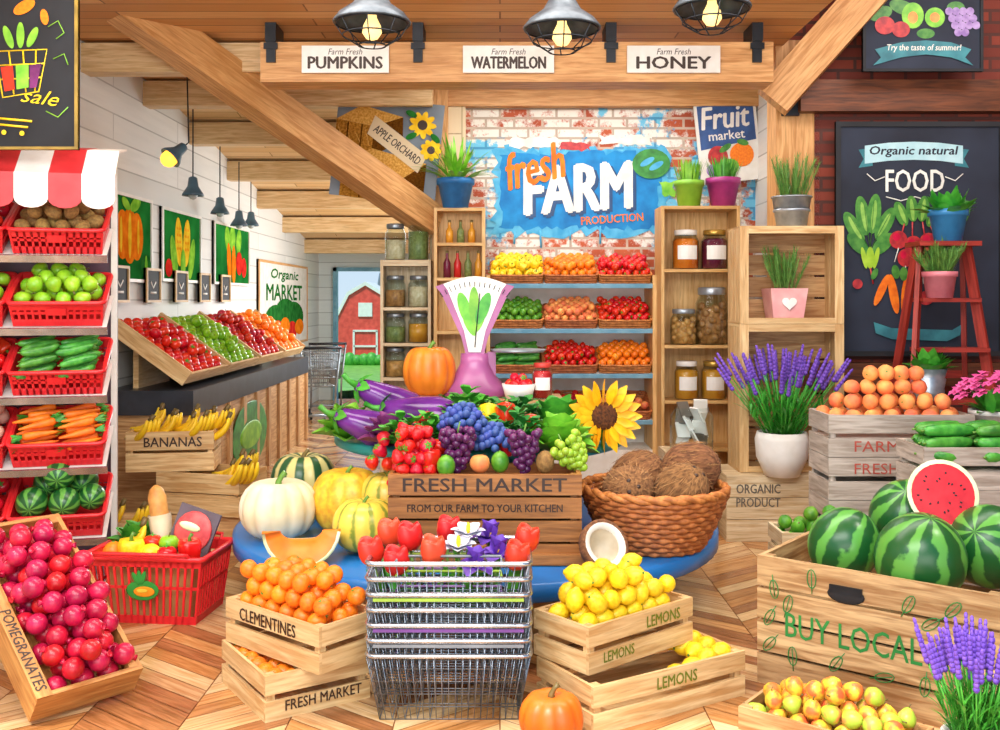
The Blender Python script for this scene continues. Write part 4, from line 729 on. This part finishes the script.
# ladder
o=thing('step_ladder','red wooden step ladder used as a plant stand before the navy chalkboard','ladder',T(2.9,6.5,0))
for s in (-1,1): part(o,'front_leg',beam((s*.36,-.22,0),(s*.15,.04,1.95),.03,.06),W_RED); part(o,'rear_leg',beam((s*.34,.42,0),(s*.15,.1,1.95),.03,.05),W_RED)
part(o,'top_step',boxes(((0,.05,1.965),(.4,.24,.03))),W_RED)
for z in (.3,.62,.95,1.28,1.6): f=z/1.95; part(o,'step',boxes(((0,-.22+.26*f,z),(2*(.36-.21*f),.17,.026))),W_RED)
for z in (.5,1.1): part(o,'rear_rung',boxes(((0,.42-.32*z/1.95,z),(2*(.34-.19*z/1.95),.025,.05))),W_RED)
def herb(n,L,W,z,r): return tuft(n,L,W,1.0,.35,z=z,r=r,seg=3)
potted('potted_basil','blue pot of basil on the top step of the red ladder',(2.93,6.54,1.98),pot(.085,.115,.21),mat('sky_pot','#3f95d4','#2f7cb8'),herb(70,.21,.085,.16,.09),GREEN)
potted('potted_herb','pink pot of pale spiky herb on the red ladder',(2.84,6.46,1.613),pot(.08,.1,.17),mat('rose_pot','#e58a96','#d0707e'),needles(30,.24,.13,.8,.08,.055),SAGE)
potted('potted_basil','ribbed steel pot of basil on the lower step of the red ladder',(2.74,6.4,.963),[(0,0),(.09,0),(.1,.06),(.095,.07),(.108,.13),(.1,.14),(.115,.2),(.1,.18)],STEEL,herb(50,.2,.09,.16,.07),GREEN)
# ---------------------------------------------------------------- watermelon crate
MW=T(1.638,4.133,0)@RZ(R(-39)); o=crate('large old wooden crate lettered BUY LOCAL full of watermelons',MW,.95,.6,.53,W_WORN,4,.012,.02,.36,text=(('BUY LOCAL',-.08,.265,.54,.1,'f',INKG),),posts=.04,bold=.008)
part(o,'handle_slot',MB().blob((-.1,-.304,.43),(.075,.006,.035),14,8),BLACK); part(o,'handle_plate',MB().box((-.1,-.306,.45),(.13,.01,.03)),IRON)
for x,z in ((-.4,.4),(-.34,.35),(.14,.44),(.22,.38),(.3,.45),(-.42,.17),(-.32,.14),(.2,.14),(.32,.16),(.4,.34),(-.24,.47),(.05,.14),(-.14,.15),(.26,.29),(-.42,.28)):
    b=MB(); a=rnd(0,6); b.tube([(x+.038*cos(t)*cos(a)-.018*sin(t)*sin(a),-.303,z+.038*cos(t)*sin(a)+.018*sin(t)*cos(a)) for t in [2*PI*k/12 for k in range(12)]],.0022,4,cl=True); b.tube([(x-.06*cos(a),-.303,z-.06*sin(a)),(x+.03*cos(a),-.303,z+.03*sin(a))],.002,4); part(o,'leaf_drawing',b,INKG)
for i,(x,y,z,r) in enumerate(((1.48,4.3,.55,.15),(1.68,4.0,.565,.175),(1.83,4.48,.62,.17),(2.03,4.14,.58,.17))):
    solo('watermelon',('smaller striped watermelon at the left of the BUY LOCAL crate','big round watermelon at the front of the BUY LOCAL crate','striped watermelon at the back of the BUY LOCAL crate','striped watermelon at the right edge of the BUY LOCAL crate')[i],'watermelon',MB().lathe(prof(r,r*1.06,16),32),WM,T(x,y,z)@RX(.3*i)@RY(.5-.4*i)@RZ(i),'watermelons in the crate')
hm=T(1.86,4.2,.785)@RZ(R(14))@RX(R(72))@RY(R(-20)); r=.145; o=thing('watermelon_half','cut watermelon half with red flesh resting on the whole watermelons','watermelon',hm); part(o,'rind',MB().lathe([(r,0),(r*.97,-.03),(r*.8,-.07),(r*.45,-.1),(0,-.11)],28),WM); part(o,'rind_edge',MB().lathe([(r,0),(r*.97,.002),(r*.86,.003)],28),WMW); part(o,'flesh',MB().lathe([(r*.88,.003),(r*.5,.006),(0,.007)],28),WMF)
sd=MB().blob((0,0,0),(.004,.006,.002),6,4).mesh('seed',IRON)
for k in range(22): a=k*2.4; q=r*(.3+.45*((k*7)%10)/10); part(o,'seed',sd,None,T(q*cos(a),q*sin(a),.007)@RZ(a+PI/2))
MQ=T(1.215,3.64,0)@RZ(R(-39)); crate('low old crate of blushed pears in front of the BUY LOCAL crate',MQ,.62,.27,.085,W_OLD,1,fl=.02); fill([pear,pear,pearg],MQ,.3,.13,.037,48,.02,'ripe blushed pear in the low crate at the front right','pears in the low crate','any',.7)
st,fl=lav(60,.27,.17,.36,.08,.85); potted('potted_lavender','pale pot of lavender at the front right corner',(1.545,3.24,0),[(0,0),(.08,0),(.1,.17),(.11,.19),(.1,.19),(.095,.17)],WHITE,st,GREEN,spikes=fl)
# ---------------------------------------------------------------- round table
TX,TY=-.13,5.63
o=thing('display_table','large round display table with a blue top in the centre','table',T(TX,TY,0))
part(o,'lower_top',MB().lathe([(0,.37),(1.31,.37),(1.33,.36),(1.33,.29),(1.31,.28),(0,.28)],72),BLUE); part(o,'pedestal',MB().lathe([(1.0,.28),(1.0,0)],48),W_OLD)
o=thing('tier_stand','round teal tier standing on the blue display table','stand',T(-.12,5.95,.371)); part(o,'upper_top',MB().lathe([(0,.449),(.84,.449),(.855,.439),(.855,.404),(.84,.394),(0,.394)],60),TEAL); part(o,'column',MB().lathe([(.4,.394),(.4,0),(0,0)],32),W_OLD)
bigfruit('white_pumpkin','white pumpkin','large ribbed white pumpkin on the left of the blue table top',PUMPW,T(-1.14,5.15,.37),.2,.165,12,.08,.07,GSTEM)
bigfruit('striped_squash','squash','dark green and cream striped squash behind the white pumpkin',SQUASH,T(-1.15,5.85,.37),.19,.18,10,.06,.06)
bigfruit('ribbed_melon','melon','large yellow ribbed melon between the white pumpkin and the market crate',MELN,T(-.8,5.24,.37),.19,.19,9,.09,.05,GSTEM,pw=.85)
bigfruit('striped_melon','melon','netted yellow melon with green stripes in front of the ribbed melon',MELS,T(-.66,4.86,.37),.155,.145,10,.05,.04,GSTEM,pw=.95)
bigfruit('striped_melon','melon','second green striped yellow melon tucked behind beside the market crate',MELS,T(-.58,5.16,.42),.15,.16,10,.04,.04,GSTEM,pw=.95)
b=MB(); vs=[];fs=[]; SEC=((-40,1),(-13,1),(13,1),(40,1),(38,.92),(22,.54),(-22,.54),(-38,.92)); NS=len(SEC)
for i in range(13):
    f=PI*(.03+.94*i/12)
    for a,rr in SEC: vs.append(V((-.18*cos(f)*rr,.18*sin(f)*rr*sin(R(a)),.18-.18*sin(f)*rr*cos(R(a)))))
for i in range(12):
    for k in range(NS): fs.append((i*NS+k,i*NS+(k+1)%NS,(i+1)*NS+(k+1)%NS,(i+1)*NS+k))
b.add(vs,fs+[tuple(range(NS)),tuple(range(12*NS,13*NS))])
for i,f in enumerate(fs): k=i%NS; b.m[i]=1 if k<3 else 2 if k in(3,7) else 0
solo('cantaloupe_slice','orange cantaloupe wedge with pale rind lying on the blue table before the white pumpkin','melon slice',b,[mat('cantaloupe_flesh','#ff8a26','#f5761a',scale=12),mat('cantaloupe_rind','#e6c98a','#cfae6c',scale=40),WMW],T(-.93,4.7,.375)@RZ(.15)@RX(.42))
# market crate
MM=T(-.07,4.8,.37); o=crate('brown crate lettered FRESH MARKET in the middle of the blue table',MM,.9,.32,.42,W_MKT,4,.012,.02,.33,text=(('FRESH MARKET',0,.372,.76,.062),('FROM OUR FARM TO YOUR KITCHEN',0,.264,.72,.036)),posts=.03)
part(o,'foot_board',boxes(((0,-.172,.03),(.98,.03,.05))),W_MKT)
# wicker basket with coconuts
MK=T(.77,5.0,.37); o=thing('wicker_basket','round woven wicker basket of coconuts on the right of the blue table','basket',MK); b=MB()
for k in range(11):
    r=.23+.12*(k/10)**.8; b.tube([((r+.008*(-1)**(j+k))*cos(2*PI*j/44),(r+.008*(-1)**(j+k))*sin(2*PI*j/44),.016+.025*k) for j in range(44)],.0145,6,cl=True)
part(o,'weave',b,WICK); b=MB()
for q in (0,PI): b.tube([((.355+.008*sin(12*2*PI*j/60+q))*cos(2*PI*j/60),(.355+.008*sin(12*2*PI*j/60+q))*sin(2*PI*j/60),.295+.01*cos(12*2*PI*j/60+q)) for j in range(60)],.017,6,cl=True)
part(o,'rim',b,WICK); part(o,'base',MB().lathe([(0,.01),(.22,.01),(.22,.1),(0,.12)],24),WICK); b=MB()
for j in range(22): a=2*PI*j/22; b.tube([(.23*cos(a),.23*sin(a),.01),(.29*cos(a),.29*sin(a),.13),(.35*cos(a),.35*sin(a),.28)],.006,5)
part(o,'stake',b,WICK)
cm=MB().lathe(prof(.13,.15,16),28,None,lambda a,z:1+.02*sin(3*a)).mesh('coconut',COCO); eb=MB()
for k in range(3): a=k*2.1; eb.blob((.03*cos(a),.03*sin(a),.143),(.012,.012,.007),8,5)
hb_=MB()
for k in range(420):
    u=rnd(-.96,.96); a=rnd(0,6.28); s_=math.sqrt(1-u*u); p=V((.13*s_*cos(a),.13*s_*sin(a),.15*u)); n_=p.normalized(); t_=V((-sin(a),cos(a),0))*rnd(-.25,.25)+V((0,0,1)); t_=(t_-n_*t_.dot(n_)).normalized(); hb_.leaf(p*.99,t_*random.choice((-1,1))+n_*.12,rnd(.04,.07),.003,.0,seg=2)
coco=Proto('coconut','coconut',cm,('eyes',eb.mesh('eyes',INK)),('fibre',hb_.mesh('fibre',FIBRE)))
for i,(x,y,z) in enumerate(((-.14,-.1,.29),(.11,-.14,.3),(-.06,.15,.32),(.2,.08,.38))):
    coco.put(MK@T(x,y,z)@RX(1.2-.6*i)@RY(.5*i),('hairy brown coconut at the front left of the wicker basket','hairy brown coconut at the front centre of the wicker basket','hairy brown coconut at the back left of the wicker basket','hairy brown coconut tipped up at the right of the wicker basket')[i],'coconuts in the basket')
o=thing('coconut_half','halved coconut with white flesh leaning beside the wicker basket','coconut',T(.475,4.5,.5)@RZ(R(25))@RX(R(62))); r=.118
part(o,'shell',MB().lathe([(r*.86,.002),(r*.95,.003),(r,-.002),(r*.98,-.04),(r*.75,-.09),(0,-.115)],26),COCO); part(o,'flesh',MB().lathe([(r*.87,.002),(r*.68,.0),(r*.64,-.018)],26),CFLESH); part(o,'hollow',MB().lathe([(r*.64,-.018),(r*.56,-.05),(r*.3,-.075),(0,-.082)],24),CINN)  # hollow flesh coloured greyer than the rim, shade put in for depth
# produce in the market crate
at=P
fill(straw,T(-.41,4.82,.71),.12,.15,.034,50,.0,'red strawberry at the left of the FRESH MARKET crate','strawberries in the market crate','any',.2)
for px,py,Y,pr,lb in ((430,460,4.74,rpep,'red bell pepper at the front of the FRESH MARKET crate'),(440,446,4.88,tomato,'red tomato behind the pepper in the FRESH MARKET crate'),(480,463,4.76,peach,'yellow orange peach in the middle of the FRESH MARKET crate'),(500,462,4.78,lime,'green lime beside the peach in the FRESH MARKET crate'),(446,466,4.7,lime,'green lime beside the pepper in the FRESH MARKET crate'),(420,440,4.98,rpep,'red bell pepper at the back of the FRESH MARKET crate'),(545,462,4.76,kiwi,'brown kiwi between the purple and green grapes'),(508,444,4.95,straw,'single strawberry beside the right purple grapes')): pr.put(T(at(px,py,Y)),lb)
for i,(px,py) in enumerate(((372,462),(380,450),(388,464),(384,438))): straw.put(T(at(px,py,4.98))@rr3()@SC(.72),'red strawberry overflowing past the left end of the FRESH MARKET crate','strawberries spilling left')
sprig('bright basil bunch at the left of the market crate',T(-.42,5.04,.83),.2,GREEN); sprig('green leafy herb bunch behind the left grapes',T(-.2,5.07,.86),.2,GREEN); sprig('green herb bunch behind the blueberries',T(.06,5.12,.84),.2,DKGREEN); lettuce('pale green lettuce behind the green grapes in the market crate',T(.3,5.06,.82),.19,LIME,'lettuce',24)
bunch('grape_bunch','left purple grape bunch hanging over the FRESH MARKET crate',GRAPE,T(at(458,430,4.78)),.2,.09,.021,44); bunch('grape_bunch','right purple grape bunch in the FRESH MARKET crate',GRAPE,T(at(524,432,4.78)),.19,.085,.021,40); bunch('grape_bunch','pale green grape bunch at the right of the FRESH MARKET crate',GGRAPE,T(at(562,442,4.8))@RY(-.7),.17,.09,.021,42)
for c,(px,py,n) in enumerate(((492,438,64),(463,418,54))):
    p=at(px,py,4.93); o=thing('blueberry_cluster',('heap of blue berries between the two purple grape bunches','blue berry heap above the left grape bunch')[c],'blueberries',T(p.x,p.y,p.z-.05)); me=MB().blob((0,0,0),.021,8,6).mesh('blueberry',BLUEB)
    for k in range(n): a=k*2.4; t=(k+.5)/n; part(o,'blueberry',me,None,T(.115*math.sqrt(t)*cos(a),.09*math.sqrt(t)*sin(a),.1*(1-t)+.01*(k%3)))
# ---------------------------------------------------------------- upper tier
rs=thing('riser_box','low wooden riser box on the teal top carrying the scale and pumpkin','box',T(-.13,6.0,.82)); b=MB()
for k in range(2): b.box((0,0,.05+.1*k),(1.0,.44,.097))
part(rs,'planks',b,W_OLD)
ebm=MB().lathe([(0,-.2),(.045,-.195),(.085,-.155),(.095,-.09),(.082,0),(.06,.09),(.045,.15),(.022,.18),(0,.185)],20).mesh('eggplant',EGG); eb=MB()
for k in range(5): a=2*PI*k/5; eb.leaf((0,0,.185),(cos(a),sin(a),-.5),.09,.055,.1,seg=3)
eb.tube([(0,0,.17),(0,0,.22),(.015,0,.26)],[.02,.012,.014],7); egg=Proto('eggplant','eggplant',ebm,('cap',eb.mesh('cap',GREEN)))
for i,(px,py,Y,a,b_) in enumerate(((372,428,5.4,1.2,.2),(390,402,5.55,1.05,.3),(418,414,5.42,1.45,-.2))): egg.put(T(at(px,py,Y))@RY(-a)@RX(b_)@SC(1.18),('lowest purple eggplant at the left of the teal top','upper purple eggplant on the pile left of the scale','purple eggplant in front of the orange pumpkin')[i],'eggplants on the teal top')
lettuce('pale green lettuce at the left edge of the teal top',T(-.84,5.5,.83),.18,LIME); lettuce('green lettuce head left of the sunflower on the teal top',T(.32,5.45,.83),.22,GREEN,n=30); sprig('leafy herb bunch in front of the mauve scale',T(-.2,5.45,.85),.25,GREEN,60); sprig('dark basil bunch below the white tub',T(.06,5.5,.83),.24,DKGREEN,60); lettuce('purple red cabbage beside the eggplants',T(-.57,5.2,.84),.16,mat('red_cabbage','#9a4488','#6a2c60',scale=14),'red_cabbage',24)
for i,(x,y,z,pr,lb) in enumerate(((-.33,5.25,.89,tomato,'red tomato on the teal top behind the strawberries'),(-.27,5.19,.88,rpep,'red bell pepper on the teal top behind the strawberries'),(-.46,5.27,.91,rpep,'red bell pepper beside the purple cabbage'),(-.38,5.22,.98,tomato,'red tomato on top of the peppers by the cabbage'),(.16,5.2,.97,tomato,'red tomato among the greens right of the scale'),(.2,5.15,.91,lime,'green lime among the greens right of the scale'),(-.06,5.24,1.0,ypep,'yellow bell pepper among the greens under the scale'),(.03,5.2,1.01,rpep,'red bell pepper among the greens below the white tub'),(.44,5.3,.87,avo,'green avocado beside the sunflower'))): pr.put(T(x,y,z)@RX(-.4),lb)
bigfruit('orange_pumpkin','pumpkin','tall orange pumpkin beside the mauve scale',PUMP,T(-.42,5.95,1.02),.16,.165,10,.09,.06,GSTEM)
o=thing('market_scale','mauve pink vintage fan-shaped market scale on the display table','scale',T(-.15,6.0,1.02))
part(o,'base',MB().lathe([(0,0),(.19,0),(.2,.02),(.19,.06),(.13,.12),(.09,.2),(.085,.26),(.0,.27)],28,None,None,0,1,.75),PINK)
fan=[(-.045,.22),(-.08,.36),(-.2,.62)]+[(-.235+.47*k/10,.66+.05*sin(PI*k/10)) for k in range(11)]+[(.2,.62),(.08,.36),(.045,.22)]
part(o,'dial_housing',MB().slab([(x,-.05,z) for x,z in fan],(0,.1,0)),PINK); f2=[(x*.8,.24+(z-.22)*.92) for x,z in fan]; part(o,'dial_face',MB().slab([(x,-.053,z+.03) for x,z in f2],(0,-.004,0)),WHITE)
for cx,cz,rx,rz,a in ((.05,.53,.035,.1,.35),(-.06,.53,.035,.1,-.3),(-.005,.55,.03,.11,0),(.02,.44,.025,.07,.5),(-.03,.43,.025,.07,-.5)): part(o,'leaf_picture',MB().slab([(cx+rx*cos(t)*cos(a)+rz*sin(t)*sin(a),-.06-.0006*(cx*10+1),cz-rx*cos(t)*sin(a)+rz*sin(t)*cos(a)) for t in [2*PI*k/18 for k in range(18)]],(0,-.002,0)),LIME if cx<.03 else GREEN)
b=MB()
for k in range(15): a=R(60+60*k/14); b.tube([(.42*cos(a)*.9,-.06,.2+.46*sin(a)),(.46*cos(a)*.9,-.06,.2+.49*sin(a))],.003,4)
part(o,'dial_marks',b,IRON); part(o,'needle',MB().tube([(0,-.066,.3),(.03,-.066,.62)],.004,4),IRON); part(o,'pan_stalk',boxes(((.1,0,.2),(.05,.05,.14))),PINK); part(o,'weighing_plate',MB().lathe([(0,.0),(.15,.0),(.17,.015),(.15,.012),(0,.01)],24,T(.26,-.02,.27)),STEEL)
jar('jam_jar','red jam jar with white label beside the mauve scale',(.25,5.9,1.02),.06,.21,REDJ,LIDR,WHITE,.78)
bw=thing('berry_tub','white tub of strawberries between the scale and the red jam jar','tub',T(.11,5.86,1.02)); part(bw,'tub',MB().lathe([(0,0),(.075,0),(.1,.09),(.093,.09),(.07,.05),(0,.05)],20),WHITE)
for x,y,z in [(.055*cos(k*1.05),.055*sin(k*1.05),.09) for k in range(6)]+[(0,0,.1),(.02,-.02,.125),(-.025,.01,.125)]: straw.put(T(.11+x,5.86+y,1.02+z)@rr3()@SC(.56),'red strawberry in the white tub by the scale','strawberries in the tub')
o=thing('sunflower','large yellow sunflower at the right of the teal top','sunflower',T(at(604,416,5.35))@RZ(R(6))); pm=MB()
for k in range(20): a=2*PI*k/20; pm.leaf((.06*cos(a),-.005,.06*sin(a)),(cos(a),-.25+.1*(k%2),sin(a)),.145,.06,0,seg=4,roll=PI/2)
for k in range(16): a=2*PI*k/16+.1; pm.leaf((.06*cos(a),-.015,.06*sin(a)),(cos(a),-.5,sin(a)),.11,.05,0,seg=3,roll=PI/2)
part(o,'petals',pm,mat('sunflower_petal','#ffcf1e','#f5a914',scale=12)); part(o,'disc',MB().lathe([(.075,0),(.07,.02),(.04,.03),(0,.026)],22,RX(PI/2)),mat('sunflower_disc','#6b3a14','#3a1d0a',rough=.9,scale=70,bump=.6)); part(o,'stalk',MB().tube([(0,.02,0),(.01,.08,-.06),(.02,.12,-.145)],.012,7),GSTEM); lf=MB()
for a in (3.6,4.2,5.2,5.7,4.7): lf.leaf((.02*cos(a),.04,.02*sin(a)),(cos(a),.1,sin(a)),.17,.1,.0,roll=PI/2)
part(o,'leaves',lf,GREEN)
# ---------------------------------------------------------------- front crates
MA=T(-.845,4.11,0)@RZ(R(34)); crate('lower pine crate lettered FRESH MARKET under the clementines',MA,.44,.5,.175,W_CR,2,.025,fl=.05,text=(('FRESH MARKET',.02,.05,.32,.04),))
for x in (-.165,-.085):
    for k in range(6): clem.put(MA@T(x+rnd(-.005,.005),-.195+.078*k,.14 if x<-.15 else .125)@rr3()@SC(.8),'orange clementine in the lower crate at the left','clementines in the lower crate')
MB_=T(-.815,4.1,.178)@RZ(R(-40)); crate('upper pine crate lettered CLEMENTINES left of the wire baskets',MB_,.6,.31,.18,W_CR,2,.025,fl=.11,text=(('CLEMENTINES',-.02,.135,.36,.05),))
fill(clem,MB_,.285,.142,.041,50,.125,'orange clementine heaped in the upper crate','clementines in the upper crate','any',.12)
MC=T(.57,4.02,0)@RZ(R(31)); crate('lower pine crate lettered LEMONS at the front',MC,.76,.38,.18,W_CR,2,.025,fl=.06,text=(('LEMONS',.02,.135,.2,.045,'f',INKY),))
for x,y,z in ((.315,-.12,.165),(.315,-.035,.165),(.315,.05,.165),(.315,.13,.165),(.23,-.13,.16),(.235,.1,.16),(.235,-.05,.16),(.24,.02,.16),(.15,-.135,.14),(.06,-.14,.13)): lemon.put(MC@T(x,y,z)@RZ(rnd(-.5,.5))@RY(PI/2)@SC(.84),'yellow lemon in the lower crate of lemons','lemons in the lower crate')
MD=T(.468,4.08,.185)@RZ(R(40)); crate('upper pine crate lettered LEMONS right of the wire baskets',MD,.61,.31,.18,W_CR,2,.025,fl=.11,text=(('LEMONS',-.14,.05,.17,.04,'f',INKY),('LEMONS',.12,.135,.2,.045,'f',INKY)))
for x,y,z in pile(.28,.14,.042,46,.125,.1): lemon.put(MD@T(x*.97,y*.93,z)@(rr3() if z>.2 else RZ(rnd(-.3,.3))@RY(PI/2))@SC(rnd(.78,.84)),'yellow lemon heaped in the upper crate of lemons','lemons in the upper crate')
bigfruit('small_pumpkin','pumpkin','small deep orange pumpkin on the floor before the lemon crates',PUMPD,T(.185,3.6,0),.118,.1,9,.1,.05)
# wire baskets
L,W_,H=.62,.42,.25; wb=MB(); tp=.15
for k in range(23):
    x=-L/2+L*k/22
    for s in (-1,1): wb.tube([(x,s*W_/2,H),(x,s*W_/2,0)],.0024,4)
    if k%2==0: wb.tube([(x,-W_/2,0),(x,W_/2,0)],.0024,4)
for k in range(15):
    y=-W_/2+W_*k/14
    for s in (-1,1): wb.tube([(s*L/2,y,H),(s*L/2,y,0)],.0024,4)
for k in range(5): z=H*k/5; wb.tube([(-L/2,-W_/2,z),(L/2,-W_/2,z),(L/2,W_/2,z),(-L/2,W_/2,z)],.0028,4,cl=True)
wb.warp(lambda p:V((p.x*(1-tp*(1-p.z/H)),p.y*(1-tp*(1-p.z/H)),p.z)))
HB=[MB().tube([(-.2,s*.19,H+.004),(-.2,s*.13,H+.01),(.2,s*.13,H+.01),(.2,s*.19,H+.004)],.006,6) for s in (-1,1)]
DKW=mat('steel_wire','#9aa2ac','#7c848e',rough=.3,metal=.85); WBODY=wb.mesh('wire_body',DKW); WRIM=rim(L,W_,H,.011).mesh('rim',CHROME); HM=[mat('handle_'+n,a,rough=.35) for n,a in (('lilac','#b58fd0'),('lime','#a8cc4a'),('grey','#8f969c'),('purple','#7c4a9a'))]
NB=7
for k in range(NB): Proto('wire_basket','basket',None,('wire_body',WBODY),('rim',WRIM),('handle',HB[0].mesh('handle',HM[k%4])),('handle',HB[1].mesh('handle',HM[k%4])),*([('band',boxes(((0,-W_/2-.004,H-.018),(L-.05,.004,.012))).mesh('band',HM[(k+1)%4]))] if k in(1,2,4) else [])).put(T(-.195,3.99,.003+.058*k),'chrome wire basket in the front stack, %s from the floor'%('first','second','third','fourth','fifth','sixth','seventh and topmost')[k],'stacked wire baskets')
zt=.003+.058*(NB-1)
def flower(name,label,x,y,h,m,kind,grp,tilt=0):
    h*=.84; o=thing(name,label,'flower',T(-.195+x,3.99+y,zt+.01)@RY(tilt)@RX(-y*.6+.05),grp); part(o,'stem',MB().tube([(0,0,0),(0,0,h)],.006,5),GSTEM); b=MB()
    if kind=='tulip':
        b.lathe([(0,h-.008),(.026,h-.002),(.045,h+.022),(.051,h+.048),(.047,h+.072),(.039,h+.09),(.034,h+.08),(.03,h+.05),(0,h+.02)],24,None,lambda a,z:1+.09*cos(3*a)); b.warp(lambda p:V((p.x,p.y,p.z+(.016*abs(cos(1.5*math.atan2(p.y,p.x))) if p.z>h+.065 else 0))))
    elif kind=='iris':
        for k in range(5): a=k*1.256+.6; b.leaf((0,0,h),(cos(a),sin(a),.55),.095,.085,.55,seg=6,cup=.35)
        for k in range(4): a=k*1.57+1.2; b.leaf((.008*cos(a),.008*sin(a),h),(.4*cos(a),.4*sin(a),1),.085,.07,.0,seg=6,cup=.7)
    else:
        for k in range(7): a=k*.9+.2; b.leaf((0,0,h),(cos(a),sin(a)-.5,.7),.09,.075,.2,seg=6,cup=.35)
    part(o,'petals',b,m); part(o,'stamen',MB().blob((0,-.01,h+.04),(.01,.01,.025),7,5),LEMON) if kind!='tulip' else None; lf=MB(); lf.leaf((0,0,.03),(sin(x*40)*.5,cos(x*33)*.5,1.4),h*1.05,.04,.2); lf.leaf((0,0,.03),(-sin(x*40)*.5,.2,1.3),h*.95,.04,.2); part(o,'leaves',lf,GREEN)
TUL=mat('tulip_red','#ea2e28','#cc1a1a',rough=.4,var=.1); TULO=mat('tulip_coral','#f4603a','#e03e20',rough=.4); IRI=mat('iris_purple','#7a4ac4','#5a2fa0',rough=.5); WFL=mat('white_petal','#f2f2f8','#dedeee')
for i,(x,y,h,m,kd,nm,lb,tl) in enumerate(((-.25,-.04,.25,TUL,'tulip','tulip','red tulip at the far left of the topmost wire basket',-.25),(-.13,.0,.3,TUL,'tulip','tulip','tall red tulip left in the topmost wire basket',-.12),(-.06,-.08,.26,TULO,'tulip','tulip','coral tulip left of centre in the topmost wire basket',-.03),(-.2,.1,.29,TULO,'tulip','tulip','coral tulip at the back left of the wire basket',-.2),(-.18,-.1,.22,TUL,'tulip','tulip','short red tulip at the front left of the wire basket',-.12),(.03,.0,.29,WFL,'open','lily','white lily in the middle of the topmost wire basket',0),(.06,.07,.33,WFL,'open','lily','taller white lily at the back of the wire basket',.02),(.09,-.09,.24,IRI,'iris','iris','purple iris in front of the white lilies',.04),(.16,-.02,.27,IRI,'iris','iris','purple iris right of the white lilies',.1),(.13,.12,.3,IRI,'iris','iris','purple iris at the back of the wire basket',.08),(.23,-.06,.23,TUL,'tulip','tulip','red tulip at the right of the wire basket',.12),(.25,.06,.27,TUL,'tulip','tulip','red tulip at the back right of the wire basket',.18),(-.02,.12,.29,TUL,'tulip','tulip','red tulip behind the white lilies',0))): flower(nm,lb,x,y,h,m,kd,None,tl)
# ---------------------------------------------------------------- camera, world, lights
cam=bpy.data.objects.new('camera',bpy.data.cameras.new('camera')); COL.objects.link(cam); cam.location=(0,0,1.6); cam.rotation_euler=(PI/2,0,0); cam.data.sensor_width=36; cam.data.lens=36; cam.data.shift_y=-.065; S.camera=cam
w=bpy.data.worlds.new('sky'); S.world=w; w.use_nodes=True; nt=w.node_tree; bgn=nt.nodes['Background']; bgn.inputs[1].default_value=1.0
tc=nt.nodes.new('ShaderNodeTexCoord'); sp=nt.nodes.new('ShaderNodeSeparateXYZ'); nt.links.new(tc.outputs['Generated'],sp.inputs[0]); nt.links.new(mixc(nt,ramp(nt,sp.outputs[2],-.02,.3),lin('#d8ecfa'),lin('#8cc4f2')),bgn.inputs[0])
def area(name,loc,tgt,sx,sy,e,col=(1,1,1)):
    l=bpy.data.lights.new(name,'AREA'); l.shape='RECTANGLE'; l.size=sx; l.size_y=sy; l.energy=e; l.color=col; o=bpy.data.objects.new(name,l); COL.objects.link(o); o.location=loc; o.rotation_euler=(V(tgt)-V(loc)).to_track_quat('-Z','Y').to_euler()
def spot(name,loc,tgt,e,ang,col=(1,1,1),r=.1):
    l=bpy.data.lights.new(name,'SPOT'); l.energy=e; l.spot_size=R(ang); l.spot_blend=.6; l.shadow_soft_size=r; l.color=col; o=bpy.data.objects.new(name,l); COL.objects.link(o); o.location=loc; o.rotation_euler=(V(tgt)-V(loc)).to_track_quat('-Z','Y').to_euler()
area('front_light',(-.9,1.0,3.3),(0,6,.8),4,1.4,205,(1,.97,.92)); area('overhead_fill',(0,4.6,3.36),(0,4.9,0),4.2,.9,105,(1,.95,.88)); area('aisle_fill',(-.6,11.0,1.7),(-2.9,10.8,1.3),5,1.8,140,(.94,.98,1)); area('back_light',(.6,7.6,3.36),(.6,7.9,0),2.0,.5,34,(1,.97,.92))  # unseen area lamps added to brighten the shop, not fittings of the room
area('right_light',(3.2,5.6,4.35),(3.2,6.9,1),1.8,1.2,75,(1,.96,.92)); area('ceiling_fill',(0,-1.2,1.2),(0,6,3.6),5,2,125,(1,.96,.9))  # unseen area lamps added to lift the right wall and the ceiling
spot('aisle_fill_spot',(-.75,14.6,2.3),(-1.75,10.6,0),420,60,(.95,.98,1)); spot('floor_fill_spot',(3.6,3.2,4.1),(1.05,5.1,0),220,34,(1,.95,.85),.15); spot('floor_fill_spot_left',(-2.9,2.6,3.2),(-1.25,4.55,0),150,30,(1,.95,.85),.15)  # unseen spots added to brighten aisle and front floor; no windows there
sl=bpy.data.lights.new('sun','SUN'); sl.energy=3.5; sl.angle=.03; sl.color=(1,.97,.9); so=bpy.data.objects.new('sun',sl); COL.objects.link(so); so.rotation_euler=V((.2,.45,-.87)).to_track_quat('-Z','Y').to_euler()
S.view_settings.view_transform='Standard'
